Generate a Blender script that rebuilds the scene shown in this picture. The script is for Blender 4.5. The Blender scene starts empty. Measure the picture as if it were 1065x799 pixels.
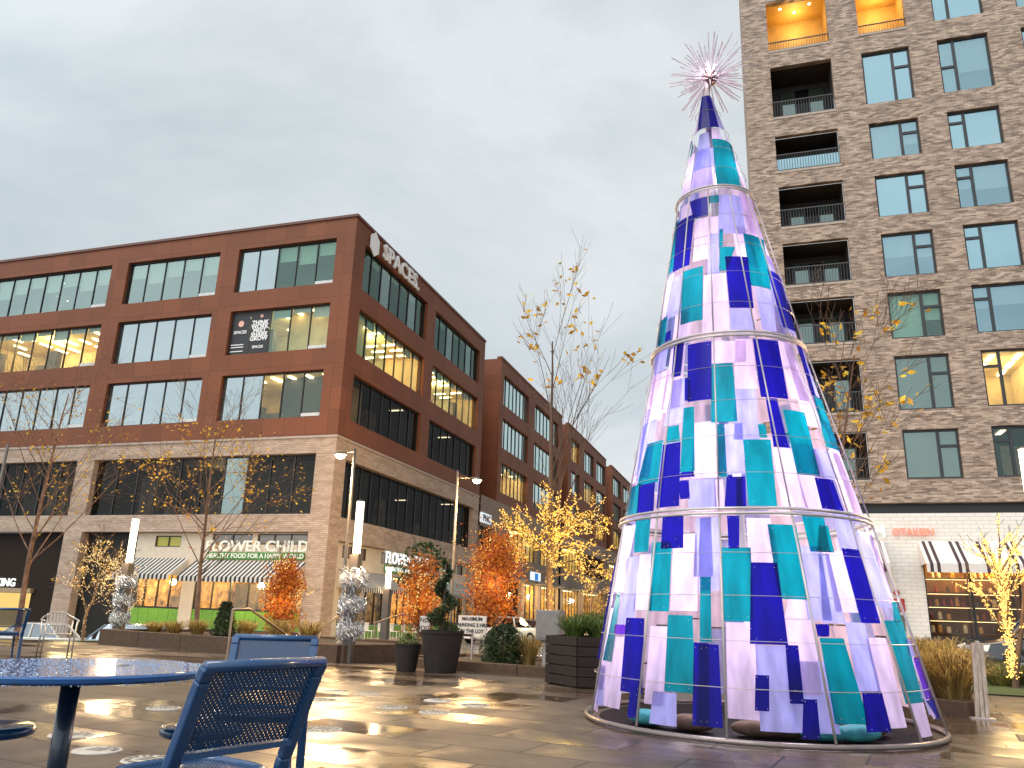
import bpy, math, random
from mathutils import Vector, Matrix
random.seed(7)
C = bpy.context.scene.collection
R = math.radians
# ------------------------------------------------------------------ camera
FP, CXP, CYP, EYE = 822.7, 532.5, 399.5, 1.05
ya, pi_, ro = R(17.7386), R(16.0738), R(1.787)
right0 = Vector((math.cos(ya), math.sin(ya), 0)); f0 = Vector((-math.sin(ya), math.cos(ya), 0)); u0_ = Vector((0, 0, 1))
fwd = f0*math.cos(pi_) + u0_*math.sin(pi_); up1 = u0_*math.cos(pi_) - f0*math.sin(pi_)
RT = right0*math.cos(ro) + up1*math.sin(ro); UP = up1*math.cos(ro) - right0*math.sin(ro)
def ray(px, py): return RT*((px-CXP)/FP) - UP*((py-CYP)/FP) + fwd
def at(px, py, Y):
    d = ray(px, py); p = d*(Y/d.y); return Vector((p.x, p.y, p.z+EYE))
def onz(px, py, z):
    d = ray(px, py); p = d*((z-EYE)/d.z); return Vector((p.x, p.y, z))
cam = bpy.data.cameras.new('camera'); camo = bpy.data.objects.new('camera', cam); C.objects.link(camo)
cam.sensor_width = 36; cam.lens = 36*FP/1065; cam.clip_end = 3000; cam.clip_start = 0.05
M = Matrix((RT, UP, -fwd)).transposed().to_4x4(); M.translation = Vector((0, 0, EYE)); camo.matrix_world = M
bpy.context.scene.camera = camo
sc = bpy.context.scene
sc.view_settings.view_transform = 'Standard'; sc.view_settings.look = 'None'; sc.view_settings.gamma = 1
sc.view_settings.exposure = 0.14
try:
    sc.cycles.use_denoising = True
    sc.cycles.max_bounces = 6; sc.cycles.transparent_max_bounces = 12; sc.cycles.glossy_bounces = 3; sc.cycles.diffuse_bounces = 3
    sc.cycles.sample_clamp_indirect = 6; sc.cycles.caustics_reflective = False; sc.cycles.caustics_refractive = False
except Exception: pass
# ------------------------------------------------------------------ node helpers
def newmat(name):
    m = bpy.data.materials.new(name); m.use_nodes = True
    nt = m.node_tree; nt.nodes.clear(); out = nt.nodes.new('ShaderNodeOutputMaterial'); return m, nt, out
def N(nt, t, **kw):
    n = nt.nodes.new(t)
    for k, v in kw.items():
        if k.startswith('_'): n.inputs[k[1:].replace('__', ' ')].default_value = v
        else: setattr(n, k, v)
    return n
def c4(c): return (c[0], c[1], c[2], 1.0)
def ramp(nt, fac, stops):
    r = nt.nodes.new('ShaderNodeValToRGB'); e = r.color_ramp.elements
    while len(e) < len(stops): e.new(0.5)
    for i, (p, c) in enumerate(stops): e[i].position = p; e[i].color = c4(c) if len(c) == 3 else c
    nt.links.new(fac, r.inputs[0]); return r.outputs[0]
def mapping(nt, kind='Object', scale=(1, 1, 1), rot=(0, 0, 0)):
    tc = nt.nodes.new('ShaderNodeTexCoord'); mp = nt.nodes.new('ShaderNodeMapping')
    mp.inputs['Scale'].default_value = scale; mp.inputs['Rotation'].default_value = rot
    nt.links.new(tc.outputs[kind], mp.inputs[0]); return mp.outputs[0]
def mat(name, col, rough=0.6, metal=0.0, var=0.15, scale=6.0, bump=0.0, bscale=None, spec=0.5, coat=0.0, sc3=None, var2=None):
    m, nt, out = newmat(name); L = nt.links
    b = N(nt, 'ShaderNodeBsdfPrincipled'); b.inputs['Metallic'].default_value = metal
    b.inputs['Specular IOR Level'].default_value = spec; b.inputs['Coat Weight'].default_value = coat
    v = mapping(nt, 'Object', sc3 or (1, 1, 1))
    n = N(nt, 'ShaderNodeTexNoise', _Scale=scale, _Detail=6.0, _Roughness=0.62); L.new(v, n.inputs['Vector'])
    hi = tuple(min(1, x*(1+var)) for x in col); lo = tuple(x*(1-var) for x in (var2 or col))
    L.new(ramp(nt, n.outputs['Fac'], [(0.3, lo), (0.7, hi)]), b.inputs['Base Color'])
    mr = N(nt, 'ShaderNodeMapRange'); mr.inputs['To Min'].default_value = max(0.02, rough*0.8); mr.inputs['To Max'].default_value = min(1, rough*1.2)
    L.new(n.outputs['Fac'], mr.inputs[0]); L.new(mr.outputs[0], b.inputs['Roughness'])
    if bump:
        n2 = N(nt, 'ShaderNodeTexNoise', _Scale=bscale or scale*8, _Detail=4.0); L.new(v, n2.inputs['Vector'])
        bp = N(nt, 'ShaderNodeBump', _Strength=bump, _Distance=0.02); L.new(n2.outputs['Fac'], bp.inputs['Height']); L.new(bp.outputs[0], b.inputs['Normal'])
    L.new(b.outputs[0], out.inputs[0]); return m
def emit(name, col, s, sampling=True):
    m, nt, out = newmat(name); e = N(nt, 'ShaderNodeEmission', _Color=c4(col), _Strength=s); nt.links.new(e.outputs[0], out.inputs[0])
    if not sampling:
        try: m.cycles.emission_sampling = 'NONE'
        except Exception: pass
    return m
def wallvec(nt):            # (x+y, z): runs along any wall parallel to the grid
    tc = nt.nodes.new('ShaderNodeTexCoord'); s = nt.nodes.new('ShaderNodeSeparateXYZ'); nt.links.new(tc.outputs['Object'], s.inputs[0])
    a = N(nt, 'ShaderNodeMath', operation='ADD'); nt.links.new(s.outputs[0], a.inputs[0]); nt.links.new(s.outputs[1], a.inputs[1])
    c = nt.nodes.new('ShaderNodeCombineXYZ'); nt.links.new(a.outputs[0], c.inputs[0]); nt.links.new(s.outputs[2], c.inputs[1]); return c.outputs[0]
def brick(name, c1, c2, mortar, bw, bh, ms=0.012, rough=0.85, blotch=None, bias=0.0, blotch_f=0.5):
    m, nt, out = newmat(name); L = nt.links; v = wallvec(nt)
    bt = N(nt, 'ShaderNodeTexBrick', _Color1=c4(c1), _Color2=c4(c2), _Mortar=c4(mortar), _Scale=1.0)
    bt.inputs['Brick Width'].default_value = bw; bt.inputs['Row Height'].default_value = bh; bt.inputs['Mortar Size'].default_value = ms
    bt.inputs['Bias'].default_value = bias; bt.offset = 0.5; L.new(v, bt.inputs['Vector'])
    col = bt.outputs['Color']
    if blotch:
        mp = nt.nodes.new('ShaderNodeMapping'); mp.inputs['Scale'].default_value = blotch[1]; L.new(v, mp.inputs[0])
        n = N(nt, 'ShaderNodeTexNoise', _Scale=1.0, _Detail=3.0, _Roughness=0.7); L.new(mp.outputs[0], n.inputs['Vector'])
        mx = N(nt, 'ShaderNodeMix', data_type='RGBA', blend_type='MULTIPLY'); mx.inputs[0].default_value = 1.0
        L.new(col, mx.inputs[6]); L.new(ramp(nt, n.outputs['Fac'], [(0.38, blotch[0]), (0.58, (1, 1, 1))]), mx.inputs[7]); col = mx.outputs[2]
    b = N(nt, 'ShaderNodeBsdfPrincipled', _Roughness=rough); L.new(col, b.inputs['Base Color'])
    bp = N(nt, 'ShaderNodeBump', _Strength=0.5, _Distance=0.01); L.new(bt.outputs['Fac'], bp.inputs['Height']); bp.invert = True; L.new(bp.outputs[0], b.inputs['Normal'])
    L.new(b.outputs[0], out.inputs[0]); return m
def glass(name, refl, tint, body, see=0.0, rough=0.02, mx_=None):
    m, nt, out = newmat(name); L = nt.links
    g = N(nt, 'ShaderNodeBsdfGlossy', _Color=c4(tint), _Roughness=rough)
    n = N(nt, 'ShaderNodeTexNoise', _Scale=0.35, _Detail=1.0); L.new(mapping(nt), n.inputs['Vector'])
    bp = N(nt, 'ShaderNodeBump', _Strength=0.12, _Distance=0.2); L.new(n.outputs['Fac'], bp.inputs['Height']); L.new(bp.outputs[0], g.inputs['Normal'])
    if see > 0:
        t = N(nt, 'ShaderNodeBsdfTransparent', _Color=c4(body)); under = t.outputs[0]
    else:
        d = N(nt, 'ShaderNodeBsdfDiffuse', _Color=c4(body)); under = d.outputs[0]
    lw = N(nt, 'ShaderNodeLayerWeight', _Blend=0.25)
    mr = N(nt, 'ShaderNodeMapRange'); mr.inputs['To Min'].default_value = refl; mr.inputs['To Max'].default_value = mx_ or min(0.95, refl+0.5)
    L.new(lw.outputs['Fresnel'], mr.inputs[0]); mx = nt.nodes.new('ShaderNodeMixShader'); L.new(mr.outputs[0], mx.inputs[0])
    L.new(under, mx.inputs[1]); L.new(g.outputs[0], mx.inputs[2]); L.new(mx.outputs[0], out.inputs[0]); return m
# ------------------------------------------------------------------ mesh builder
ORG = {}
class MB:
    def __init__(s): s.v = []; s.f = []; s.m = []; s.mi = 0
    def poly(s, pts):
        k = len(s.v); s.v += [tuple(p) for p in pts]; s.f.append(tuple(range(k, k+len(pts)))); s.m.append(s.mi)
    def hexa(s, c):         # 8 corners: bottom ring, top ring
        k = len(s.v); s.v += [tuple(p) for p in c]
        for q in ((0, 3, 2, 1), (4, 5, 6, 7), (0, 1, 5, 4), (1, 2, 6, 5), (2, 3, 7, 6), (3, 0, 4, 7)): s.f.append(tuple(k+i for i in q)); s.m.append(s.mi)
        return s
    def box(s, x0, x1, y0, y1, z0, z1):
        return s.hexa([(x0, y0, z0), (x1, y0, z0), (x1, y1, z0), (x0, y1, z0), (x0, y0, z1), (x1, y0, z1), (x1, y1, z1), (x0, y1, z1)])
    def bar(s, a, b, w, h, upv=(0, 0, 1)):   # rectangular bar
        a = Vector(a); b = Vector(b); d = (b-a).normalized(); u = Vector(upv)
        if abs(d.dot(u)) > 0.98: u = Vector((1, 0, 0))
        sd = d.cross(u).normalized()*w/2; uu = sd.cross(d).normalized()*h/2
        return s.hexa([a-sd-uu, a+sd-uu, b+sd-uu, b-sd-uu, a-sd+uu, a+sd+uu, b+sd+uu, b-sd+uu])
    def tube(s, pts, r, n=8, cap=True):
        pts = [Vector(p) for p in pts]; k0 = len(s.v); rs = r if isinstance(r, (list, tuple)) else [r]*len(pts)
        prev = None
        for i, p in enumerate(pts):
            d = (pts[min(i+1, len(pts)-1)]-pts[max(i-1, 0)])
            d = d.normalized() if d.length > 1e-9 else Vector((0, 0, 1))
            if prev is None: a = d.cross(Vector((0, 0, 1)) if abs(d.z) < 0.9 else Vector((1, 0, 0))).normalized()
            else: a = (prev - d*prev.dot(d)); a = a.normalized() if a.length > 1e-6 else d.orthogonal().normalized()
            prev = a; b = d.cross(a)
            for j in range(n):
                t = 2*math.pi*j/n; s.v.append(tuple(p+(a*math.cos(t)+b*math.sin(t))*rs[i]))
        for i in range(len(pts)-1):
            for j in range(n):
                q = (k0+i*n+j, k0+i*n+(j+1) % n, k0+(i+1)*n+(j+1) % n, k0+(i+1)*n+j); s.f.append(q); s.m.append(s.mi)
        if cap:
            s.f.append(tuple(k0+j for j in reversed(range(n)))); s.m.append(s.mi)
            s.f.append(tuple(k0+(len(pts)-1)*n+j for j in range(n))); s.m.append(s.mi)
        return s
    def lathe(s, c, prof, n=24):    # prof: list of (r, z)
        k0 = len(s.v); cx, cy, cz = c
        for r, z in prof:
            for j in range(n): t = 2*math.pi*j/n; s.v.append((cx+r*math.cos(t), cy+r*math.sin(t), cz+z))
        for i in range(len(prof)-1):
            for j in range(n): s.f.append((k0+i*n+j, k0+i*n+(j+1) % n, k0+(i+1)*n+(j+1) % n, k0+(i+1)*n+j)); s.m.append(s.mi)
        s.f.append(tuple(k0+j for j in reversed(range(n)))); s.m.append(s.mi)
        s.f.append(tuple(k0+(len(prof)-1)*n+j for j in range(n))); s.m.append(s.mi)
        return s
    def ball(s, c, r, n=8, sq=1.0):
        return s.lathe((c[0], c[1], c[2]), [(max(1e-3, r*math.sin(math.pi*i/n)), -r*sq*math.cos(math.pi*i/n)) for i in range(n+1)], n+2)
    def octa(s, c, r):
        k = len(s.v); x, y, z = c
        s.v += [(x+r, y, z), (x, y+r, z), (x-r, y, z), (x, y-r, z), (x, y, z+r), (x, y, z-r)]
        for q in ((0, 1, 4), (1, 2, 4), (2, 3, 4), (3, 0, 4), (1, 0, 5), (2, 1, 5), (3, 2, 5), (0, 3, 5)): s.f.append(tuple(k+i for i in q)); s.m.append(s.mi)
    def build(s, name, mats, parent=None, smooth=False, bevel=0.0, kind=None, solid=0.0, autos=False):
        o0 = ORG.get(parent.name, Vector((0, 0, 0))) if parent else Vector((0, 0, 0))
        me = bpy.data.meshes.new(name); me.from_pydata([tuple(Vector(v)-o0) for v in s.v], [], s.f)
        ms = mats if isinstance(mats, (list, tuple)) else [mats]
        for m in ms: me.materials.append(m)
        if len(ms) > 1: me.polygons.foreach_set('material_index', s.m)
        if smooth: me.polygons.foreach_set('use_smooth', [True]*len(me.polygons))
        me.update(); o = bpy.data.objects.new(name, me); C.objects.link(o)
        if parent: o.parent = parent
        ORG[o.name] = o0
        if solid: md = o.modifiers.new('solid', 'SOLIDIFY'); md.thickness = solid; md.offset = 0
        if bevel: md = o.modifiers.new('bevel', 'BEVEL'); md.width = bevel; md.segments = 2; md.limit_method = 'ANGLE'
        if kind: o['kind'] = kind
        return o
def thing(name, loc, label, cat, group=None):
    o = bpy.data.objects.new(name, None); C.objects.link(o); o.location = loc; o.empty_display_size = 0.2; ORG[o.name] = Vector(loc)
    o['label'] = label; o['category'] = cat
    if group: o['group'] = group
    return o
def tag(o, label, cat, group=None):
    o['label'] = label; o['category'] = cat
    if group: o['group'] = group
    return o
def recenter(o, loc):     # put a single-mesh thing's origin at its base
    d = Vector(loc); o.data.transform(Matrix.Translation(-d)); o.location = d; ORG[o.name] = d
def textmesh(mb, txt, size, ext, mapf, align='CENTER', bold=0.0, sx=1.0):
    cu = bpy.data.curves.new('t', 'FONT'); cu.body = txt; cu.size = size; cu.extrude = ext; cu.align_x = align; cu.offset = bold; cu.resolution_u = 3
    to = bpy.data.objects.new('t', cu); C.objects.link(to); dg = bpy.context.evaluated_depsgraph_get()
    me = bpy.data.meshes.new_from_object(to.evaluated_get(dg)); k = len(mb.v)
    for v in me.vertices: mb.v.append(tuple(mapf(v.co.x*sx, v.co.y, v.co.z)))
    for p in me.polygons: mb.f.append(tuple(k+i for i in p.vertices)); mb.m.append(mb.mi)
    bpy.data.objects.remove(to); bpy.data.curves.remove(cu); bpy.data.meshes.remove(me)
def point(name, loc, power, col, r=0.15):
    l = bpy.data.lights.new(name, 'POINT'); l.energy = power; l.color = col; l.shadow_soft_size = r
    o = bpy.data.objects.new(name, l); C.objects.link(o); o.location = loc; return o
# ------------------------------------------------------------------ materials
WARM = (1.0, 0.72, 0.38)
m_brown = None
def brown_panels():
    m, nt, out = newmat('rust_brown_cladding'); L = nt.links; v = wallvec(nt)
    bt = N(nt, 'ShaderNodeTexBrick', _Color1=(0.220, 0.064, 0.021, 1), _Color2=(0.170, 0.049, 0.016, 1), _Mortar=(0.10, 0.026, 0.010, 1), _Scale=1.0)
    bt.inputs['Brick Width'].default_value = 1.33; bt.inputs['Row Height'].default_value = 1.3; bt.inputs['Mortar Size'].default_value = 0.012; bt.offset = 0
    L.new(v, bt.inputs['Vector'])
    n = N(nt, 'ShaderNodeTexNoise', _Scale=9.0, _Detail=6.0, _Roughness=0.75); L.new(v, n.inputs['Vector'])
    mx = N(nt, 'ShaderNodeMix', data_type='RGBA', blend_type='MULTIPLY'); mx.inputs[0].default_value = 1
    L.new(bt.outputs['Color'], mx.inputs[6]); L.new(ramp(nt, n.outputs['Fac'], [(0.3, (0.72, 0.7, 0.7)), (0.7, (1.15, 1.15, 1.15))]), mx.inputs[7])
    b = N(nt, 'ShaderNodeBsdfPrincipled', _Roughness=0.7); L.new(mx.outputs[2], b.inputs['Base Color']); L.new(b.outputs[0], out.inputs[0]); return m
m_brown = brown_panels()
m_buff = brick('buff_brick', (0.56, 0.42, 0.325), (0.43, 0.31, 0.235), (0.30, 0.235, 0.185), 0.30, 0.10, 0.01, blotch=((0.8, 0.78, 0.76), (0.6, 2.5, 1)))
m_tower = brick('mottled_long_brick', (0.60, 0.445, 0.345), (0.185, 0.13, 0.102), (0.39, 0.30, 0.235), 0.30, 0.075, 0.008, bias=0.0, blotch=((0.66, 0.63, 0.61), (1.3, 4.5, 1)))
m_white_brick = brick('white_painted_brick', (0.84, 0.79, 0.72), (0.78, 0.73, 0.66), (0.62, 0.57, 0.51), 0.5, 0.16, 0.012)
m_black = mat('black_metal_frame', (0.018, 0.018, 0.02), 0.45, 0.0, 0.2)
m_darkwall = mat('dark_interior_wall', (0.03, 0.026, 0.024), 0.8)
m_roomw = mat('warm_lit_plaster', (0.75, 0.60, 0.32), 0.8, var=0.25, scale=0.8)  # copy for lit rooms; the warm lamp tint is in its colour
m_roomd = mat('shade_dim_plaster', (0.07, 0.065, 0.055), 0.8, var=0.4, scale=0.6)  # copy for unlit rooms; their shade is put into the darker colour
m_roomf = mat('office_furniture', (0.16, 0.12, 0.08), 0.6, var=0.6, scale=2)
m_strip = emit('office_ceiling_light', (1.0, 0.82, 0.46), 8.0)
m_strip_dim = emit('office_ceiling_light_few', (1.0, 0.84, 0.55), 2.5, False)
m_blind = mat('pale_roller_blind', (0.42, 0.50, 0.46), 0.9, var=0.08)
m_blindg = mat('green_grey_blind', (0.13, 0.17, 0.14), 0.9, var=0.1)
g_sky = glass('office_glass_reflective', 0.38, (0.70, 0.80, 0.82), (0.035, 0.06, 0.055))
g_skyt = glass('office_glass_clear_reflective', 0.28, (0.66, 0.82, 0.78), (0.75, 0.85, 0.78), see=1)
g_green = glass('office_glass_green', 0.10, (0.7, 0.95, 0.85), (0.62, 0.80, 0.70), see=1)
g_dark = glass('dark_shop_glass', 0.02, (0.6, 0.6, 0.6), (0.5, 0.5, 0.48), see=1, mx_=0.3)
g_lit = glass('clear_glass_lit_room', 0.06, (0.7, 0.9, 0.85), (0.92, 0.95, 0.85), see=1, mx_=0.4)
g_flat = glass('apartment_glass', 0.42, (0.50, 0.72, 0.80), (0.08, 0.13, 0.14))
g_shop = glass('shop_display_glass', 0.03, (0.6, 0.6, 0.6), (0.95, 0.93, 0.88), see=1, mx_=0.2)
g_flatg = glass('apartment_glass_green', 0.16, (0.7, 0.9, 0.85), (0.045, 0.06, 0.045))
m_white = mat('white_painted_metal', (0.78, 0.77, 0.74), 0.5, var=0.05)
m_cream = mat('cream_stucco', (0.62, 0.53, 0.42), 0.85, var=0.08, scale=3, bump=0.15)
m_green = mat('leaf_green_panel', (0.14, 0.33, 0.03), 0.5, var=0.12)
m_signgreen = mat('sign_green', (0.05, 0.22, 0.04), 0.5)
m_letter = emit('lit_cream_letter', (1.0, 0.93, 0.75), 0.95, False)
m_letterw = mat('white_sign_letter', (0.85, 0.84, 0.84), 0.5, var=0.03)
m_letterr = emit('lit_red_letter', (1.0, 0.28, 0.2), 1.4, False)
m_leterh = emit('lit_white_letter', (0.95, 1.0, 0.95), 1.3, False)
m_conc = mat('pale_concrete', (0.42, 0.38, 0.34), 0.8, bump=0.2)
m_shopw = mat('busy_shop_back_wall', (0.62, 0.36, 0.13), 0.8, var=0.75, scale=2.6, var2=(0.30, 0.13, 0.05))
m_brownp = mat('dark_brown_planter_stone', (0.095, 0.058, 0.038), 0.8, spec=0.2, var=0.25, bump=0.3, scale=10)
m_soil = mat('dark_mulch', (0.05, 0.035, 0.022), 0.95, var=0.5, scale=20, bump=0.6)
# ------------------------------------------------------------------ world
w = bpy.data.worlds.new('World'); sc.world = w; w.use_nodes = True; nt = w.node_tree; nt.nodes.clear(); L = nt.links
SUN_EL, SUN_AZ = R(58), R(206)      # azimuth clockwise from +Y
tc = nt.nodes.new('ShaderNodeTexCoord')
sky = N(nt, 'ShaderNodeTexSky', sky_type='NISHITA'); sky.sun_disc = False; sky.sun_elevation = SUN_EL; sky.sun_rotation = SUN_AZ
skys = N(nt, 'ShaderNodeVectorMath', operation='SCALE'); skys.inputs['Scale'].default_value = 0.07; L.new(sky.outputs[0], skys.inputs[0])
mp = nt.nodes.new('ShaderNodeMapping'); mp.inputs['Scale'].default_value = (1.0, 1.0, 2.2); mp.inputs['Location'].default_value = (0.35, 1.9, 0.2); L.new(tc.outputs['Generated'], mp.inputs[0])
n1 = N(nt, 'ShaderNodeTexNoise', _Scale=1.7, _Detail=7.0, _Roughness=0.58, _Distortion=0.35); L.new(mp.outputs[0], n1.inputs['Vector'])
cl = ramp(nt, n1.outputs['Fac'], [(0.34, (0.515, 0.585, 0.625)), (0.5, (0.625, 0.685, 0.715)), (0.64, (0.75, 0.79, 0.81))])
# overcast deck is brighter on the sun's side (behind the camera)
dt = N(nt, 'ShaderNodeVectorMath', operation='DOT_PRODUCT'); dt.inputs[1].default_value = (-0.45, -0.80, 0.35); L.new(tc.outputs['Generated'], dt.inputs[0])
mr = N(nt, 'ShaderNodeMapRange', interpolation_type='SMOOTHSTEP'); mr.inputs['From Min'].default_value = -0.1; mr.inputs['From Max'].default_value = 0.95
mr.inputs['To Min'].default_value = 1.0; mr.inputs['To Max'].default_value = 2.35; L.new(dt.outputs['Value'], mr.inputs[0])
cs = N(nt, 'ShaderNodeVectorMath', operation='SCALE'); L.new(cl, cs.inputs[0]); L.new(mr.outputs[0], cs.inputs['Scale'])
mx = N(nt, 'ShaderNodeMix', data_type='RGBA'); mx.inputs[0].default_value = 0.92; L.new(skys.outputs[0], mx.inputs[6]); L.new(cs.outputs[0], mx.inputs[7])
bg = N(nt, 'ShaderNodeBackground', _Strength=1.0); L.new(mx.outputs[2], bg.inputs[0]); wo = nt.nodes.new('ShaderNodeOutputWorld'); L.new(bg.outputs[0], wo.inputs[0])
sun = bpy.data.lights.new('sun', 'SUN'); sun.energy = 1.5; sun.angle = R(30); sun.color = (1.0, 0.93, 0.84)
so = bpy.data.objects.new('sun', sun); C.objects.link(so)
sd = Vector((math.sin(SUN_AZ)*math.cos(SUN_EL), math.cos(SUN_AZ)*math.cos(SUN_EL), math.sin(SUN_EL))); so.rotation_euler = sd.to_track_quat('Z', 'Y').to_euler(); so.location = sd*50
# ------------------------------------------------------------------ ground
def gz(x, y):
    a = max(0.0, min(y, 62)-18)*0.026; b = max(0.0, min(-x, 34)-14)*0.022*min(1, max(0, (y-14)/6))
    s = lambda t: (lambda q: q*q*(3-2*q))(max(0.0, min(1.0, t)))
    return -a-b-0.85*s((-x-19)/4)*s((y-20.5)/2.5)*s((32-y)/3)
def sheet(name, x0, x1, y0, y1, nx, ny, dz, m, kind='structure'):
    mb = MB()
    for i in range(nx):
        for j in range(ny):
            xs = [x0+(x1-x0)*(i+a)/nx for a in (0, 1)]; ys = [y0+(y1-y0)*(j+a)/ny for a in (0, 1)]
            mb.poly([(xs[0], ys[0], gz(xs[0], ys[0])+dz), (xs[1], ys[0], gz(xs[1], ys[0])+dz), (xs[1], ys[1], gz(xs[1], ys[1])+dz), (xs[0], ys[1], gz(xs[0], ys[1])+dz)])
    return mb.build(name, m, kind=kind)
def wet(name, c1, c2, pave=None, r0=0.06, r1=0.42, wetscale=0.5, rot=0.0, gloss=0.5):
    m, nt, out = newmat(name); L = nt.links; v = mapping(nt, 'Object', (1, 1, 1), (0, 0, rot))
    n = N(nt, 'ShaderNodeTexNoise', _Scale=1.3, _Detail=8.0, _Roughness=0.65); L.new(v, n.inputs['Vector'])
    col = ramp(nt, n.outputs['Fac'], [(0.3, c1), (0.7, c2)])
    b = N(nt, 'ShaderNodeBsdfPrincipled'); b.inputs['Specular IOR Level'].default_value = gloss
    fine = N(nt, 'ShaderNodeTexNoise', _Scale=60.0, _Detail=4.0); L.new(v, fine.inputs['Vector'])
    wn = N(nt, 'ShaderNodeTexNoise', _Scale=wetscale, _Detail=5.0, _Roughness=0.55, _Distortion=0.4); L.new(v, wn.inputs['Vector'])
    wetf = wn.outputs['Fac']
    if pave:
        bt = N(nt, 'ShaderNodeTexBrick', _Color1=(0.35, 0.35, 0.35, 1), _Color2=(1, 1, 1, 1), _Mortar=(0.0, 0.0, 0.0, 1), _Scale=1.0)
        bt.inputs['Brick Width'].default_value = pave[0]; bt.inputs['Row Height'].default_value = pave[1]; bt.inputs['Mortar Size'].default_value = 0.012; bt.offset = 0.5
        L.new(v, bt.inputs['Vector'])
        mx = N(nt, 'ShaderNodeMix', data_type='RGBA', blend_type='MULTIPLY'); mx.inputs[0].default_value = 0.7; L.new(col, mx.inputs[6]); L.new(bt.outputs['Color'], mx.inputs[7]); jm_ = N(nt, 'ShaderNodeMix', data_type='RGBA'); L.new(bt.outputs['Fac'], jm_.inputs[0]); L.new(mx.outputs[2], jm_.inputs[6]); jm_.inputs[7].default_value = (0.018, 0.013, 0.01, 1); col = jm_.outputs[2]
        ad = N(nt, 'ShaderNodeMath', operation='MULTIPLY_ADD'); L.new(bt.outputs['Color'], ad.inputs[0]); ad.inputs[1].default_value = 0.30; L.new(wn.outputs['Fac'], ad.inputs[2]); ad2 = N(nt, 'ShaderNodeMath', operation='MULTIPLY_ADD'); L.new(bt.outputs['Fac'], ad2.inputs[0]); ad2.inputs[1].default_value = 0.35; L.new(ad.outputs[0], ad2.inputs[2]); wetf = ad2.outputs[0]
    rr = N(nt, 'ShaderNodeMapRange', interpolation_type='SMOOTHSTEP'); rr.inputs['From Min'].default_value = 0.55 if pave else 0.47; rr.inputs['From Max'].default_value = 0.86 if pave else 0.66
    rr.inputs['To Min'].default_value = r0; rr.inputs['To Max'].default_value = r1; L.new(wetf, rr.inputs[0]); L.new(rr.outputs[0], b.inputs['Roughness'])
    L.new(col, b.inputs['Base Color'])
    bs = N(nt, 'ShaderNodeMapRange'); bs.inputs['From Min'].default_value = r0; bs.inputs['From Max'].default_value = r1; bs.inputs['To Min'].default_value = 0.02; bs.inputs['To Max'].default_value = 0.35
    L.new(rr.outputs[0], bs.inputs[0]); bp = N(nt, 'ShaderNodeBump', _Distance=0.01); L.new(bs.outputs[0], bp.inputs['Strength']); L.new(fine.outputs['Fac'], bp.inputs['Height'])
    bp2 = N(nt, 'ShaderNodeBump', _Distance=0.012, _Strength=0.25); n3 = N(nt, 'ShaderNodeTexNoise', _Scale=2.2, _Detail=2.0); L.new(v, n3.inputs['Vector']); L.new(n3.outputs['Fac'], bp2.inputs['Height'])
    L.new(bp.outputs[0], bp2.inputs['Normal']); L.new(bp2.outputs[0], b.inputs['Normal'])
    L.new(b.outputs[0], out.inputs[0]); return m
m_plaza = wet('wet_stone_pavers', (0.055, 0.036, 0.024), (0.150, 0.102, 0.068), pave=(1.2, 0.6), rot=R(10), r0=0.10, r1=0.66, gloss=0.5)
m_road = wet('wet_asphalt', (0.035, 0.03, 0.028), (0.065, 0.056, 0.05), r0=0.1, r1=0.4)
m_walk = wet('wet_concrete_walk', (0.15, 0.12, 0.095), (0.22, 0.18, 0.14), pave=(1.5, 1.5), r0=0.1, r1=0.5)
m_grass = mat('lawn', (0.05, 0.075, 0.02), 0.9, var=0.5, scale=12, bump=0.5)
sheet('ground', -400, 400, -120, 18, 1, 1, -0.03, m_walk)
sheet('ground', -400, -62, 18, 62, 34, 22, -0.03, m_walk); sheet('ground', -62, 0, 18, 62, 62, 88, -0.03, m_walk); sheet('ground', 0, 400, 18, 62, 40, 11, -0.03, m_walk)
sheet('ground', -400, 400, 62, 1200, 80, 1, -0.03, m_walk)
sheet('plaza', -60, 40, -30, 14, 1, 1, 0.0, m_plaza)
sheet('plaza', -60, -16, 14, 19, 20, 5, 0.0, m_plaza)
sheet('plaza', -16, 40, 14, 17.2, 8, 4, 0.0, m_plaza)
sheet('road', -17, -3.5, 22, 400, 9, 90, 0.0, m_road)
sheet('road', -62, -17.0, 20.5, 29, 45, 17, 0.0, m_road)
sheet('road', -3.5, 60, 21.5, 29, 16, 6, 0.0, m_road)
sheet('pavement', -62, -17.4, 32.2, 36.3, 45, 6, 0.12, m_walk)
mb = MB()
for (xa, ya_), (xb, yb) in (((-17.3, 29.1), (-17.3, 120)), ((-3.2, 29.1), (-3.2, 120)), ((-3.2, 29.1), (60, 29.1))):
    n = 30
    for i in range(n):
        p = [Vector((xa+(xb-xa)*t, ya_+(yb-ya_)*t, 0)) for t in (i/n, (i+1)/n)]
        for q in p: q.z = gz(q.x, q.y)+0.06
        mb.bar(p[0], p[1], 0.2, 0.14)
mb.build('kerb', m_conc, kind='structure')
sheet('pavement', -20.9, -17.4, 36.4, 120, 2, 20, 0.12, m_walk)
sheet('pavement', -3.1, 60, 29.2, 37.9, 20, 4, 0.12, m_walk)
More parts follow.
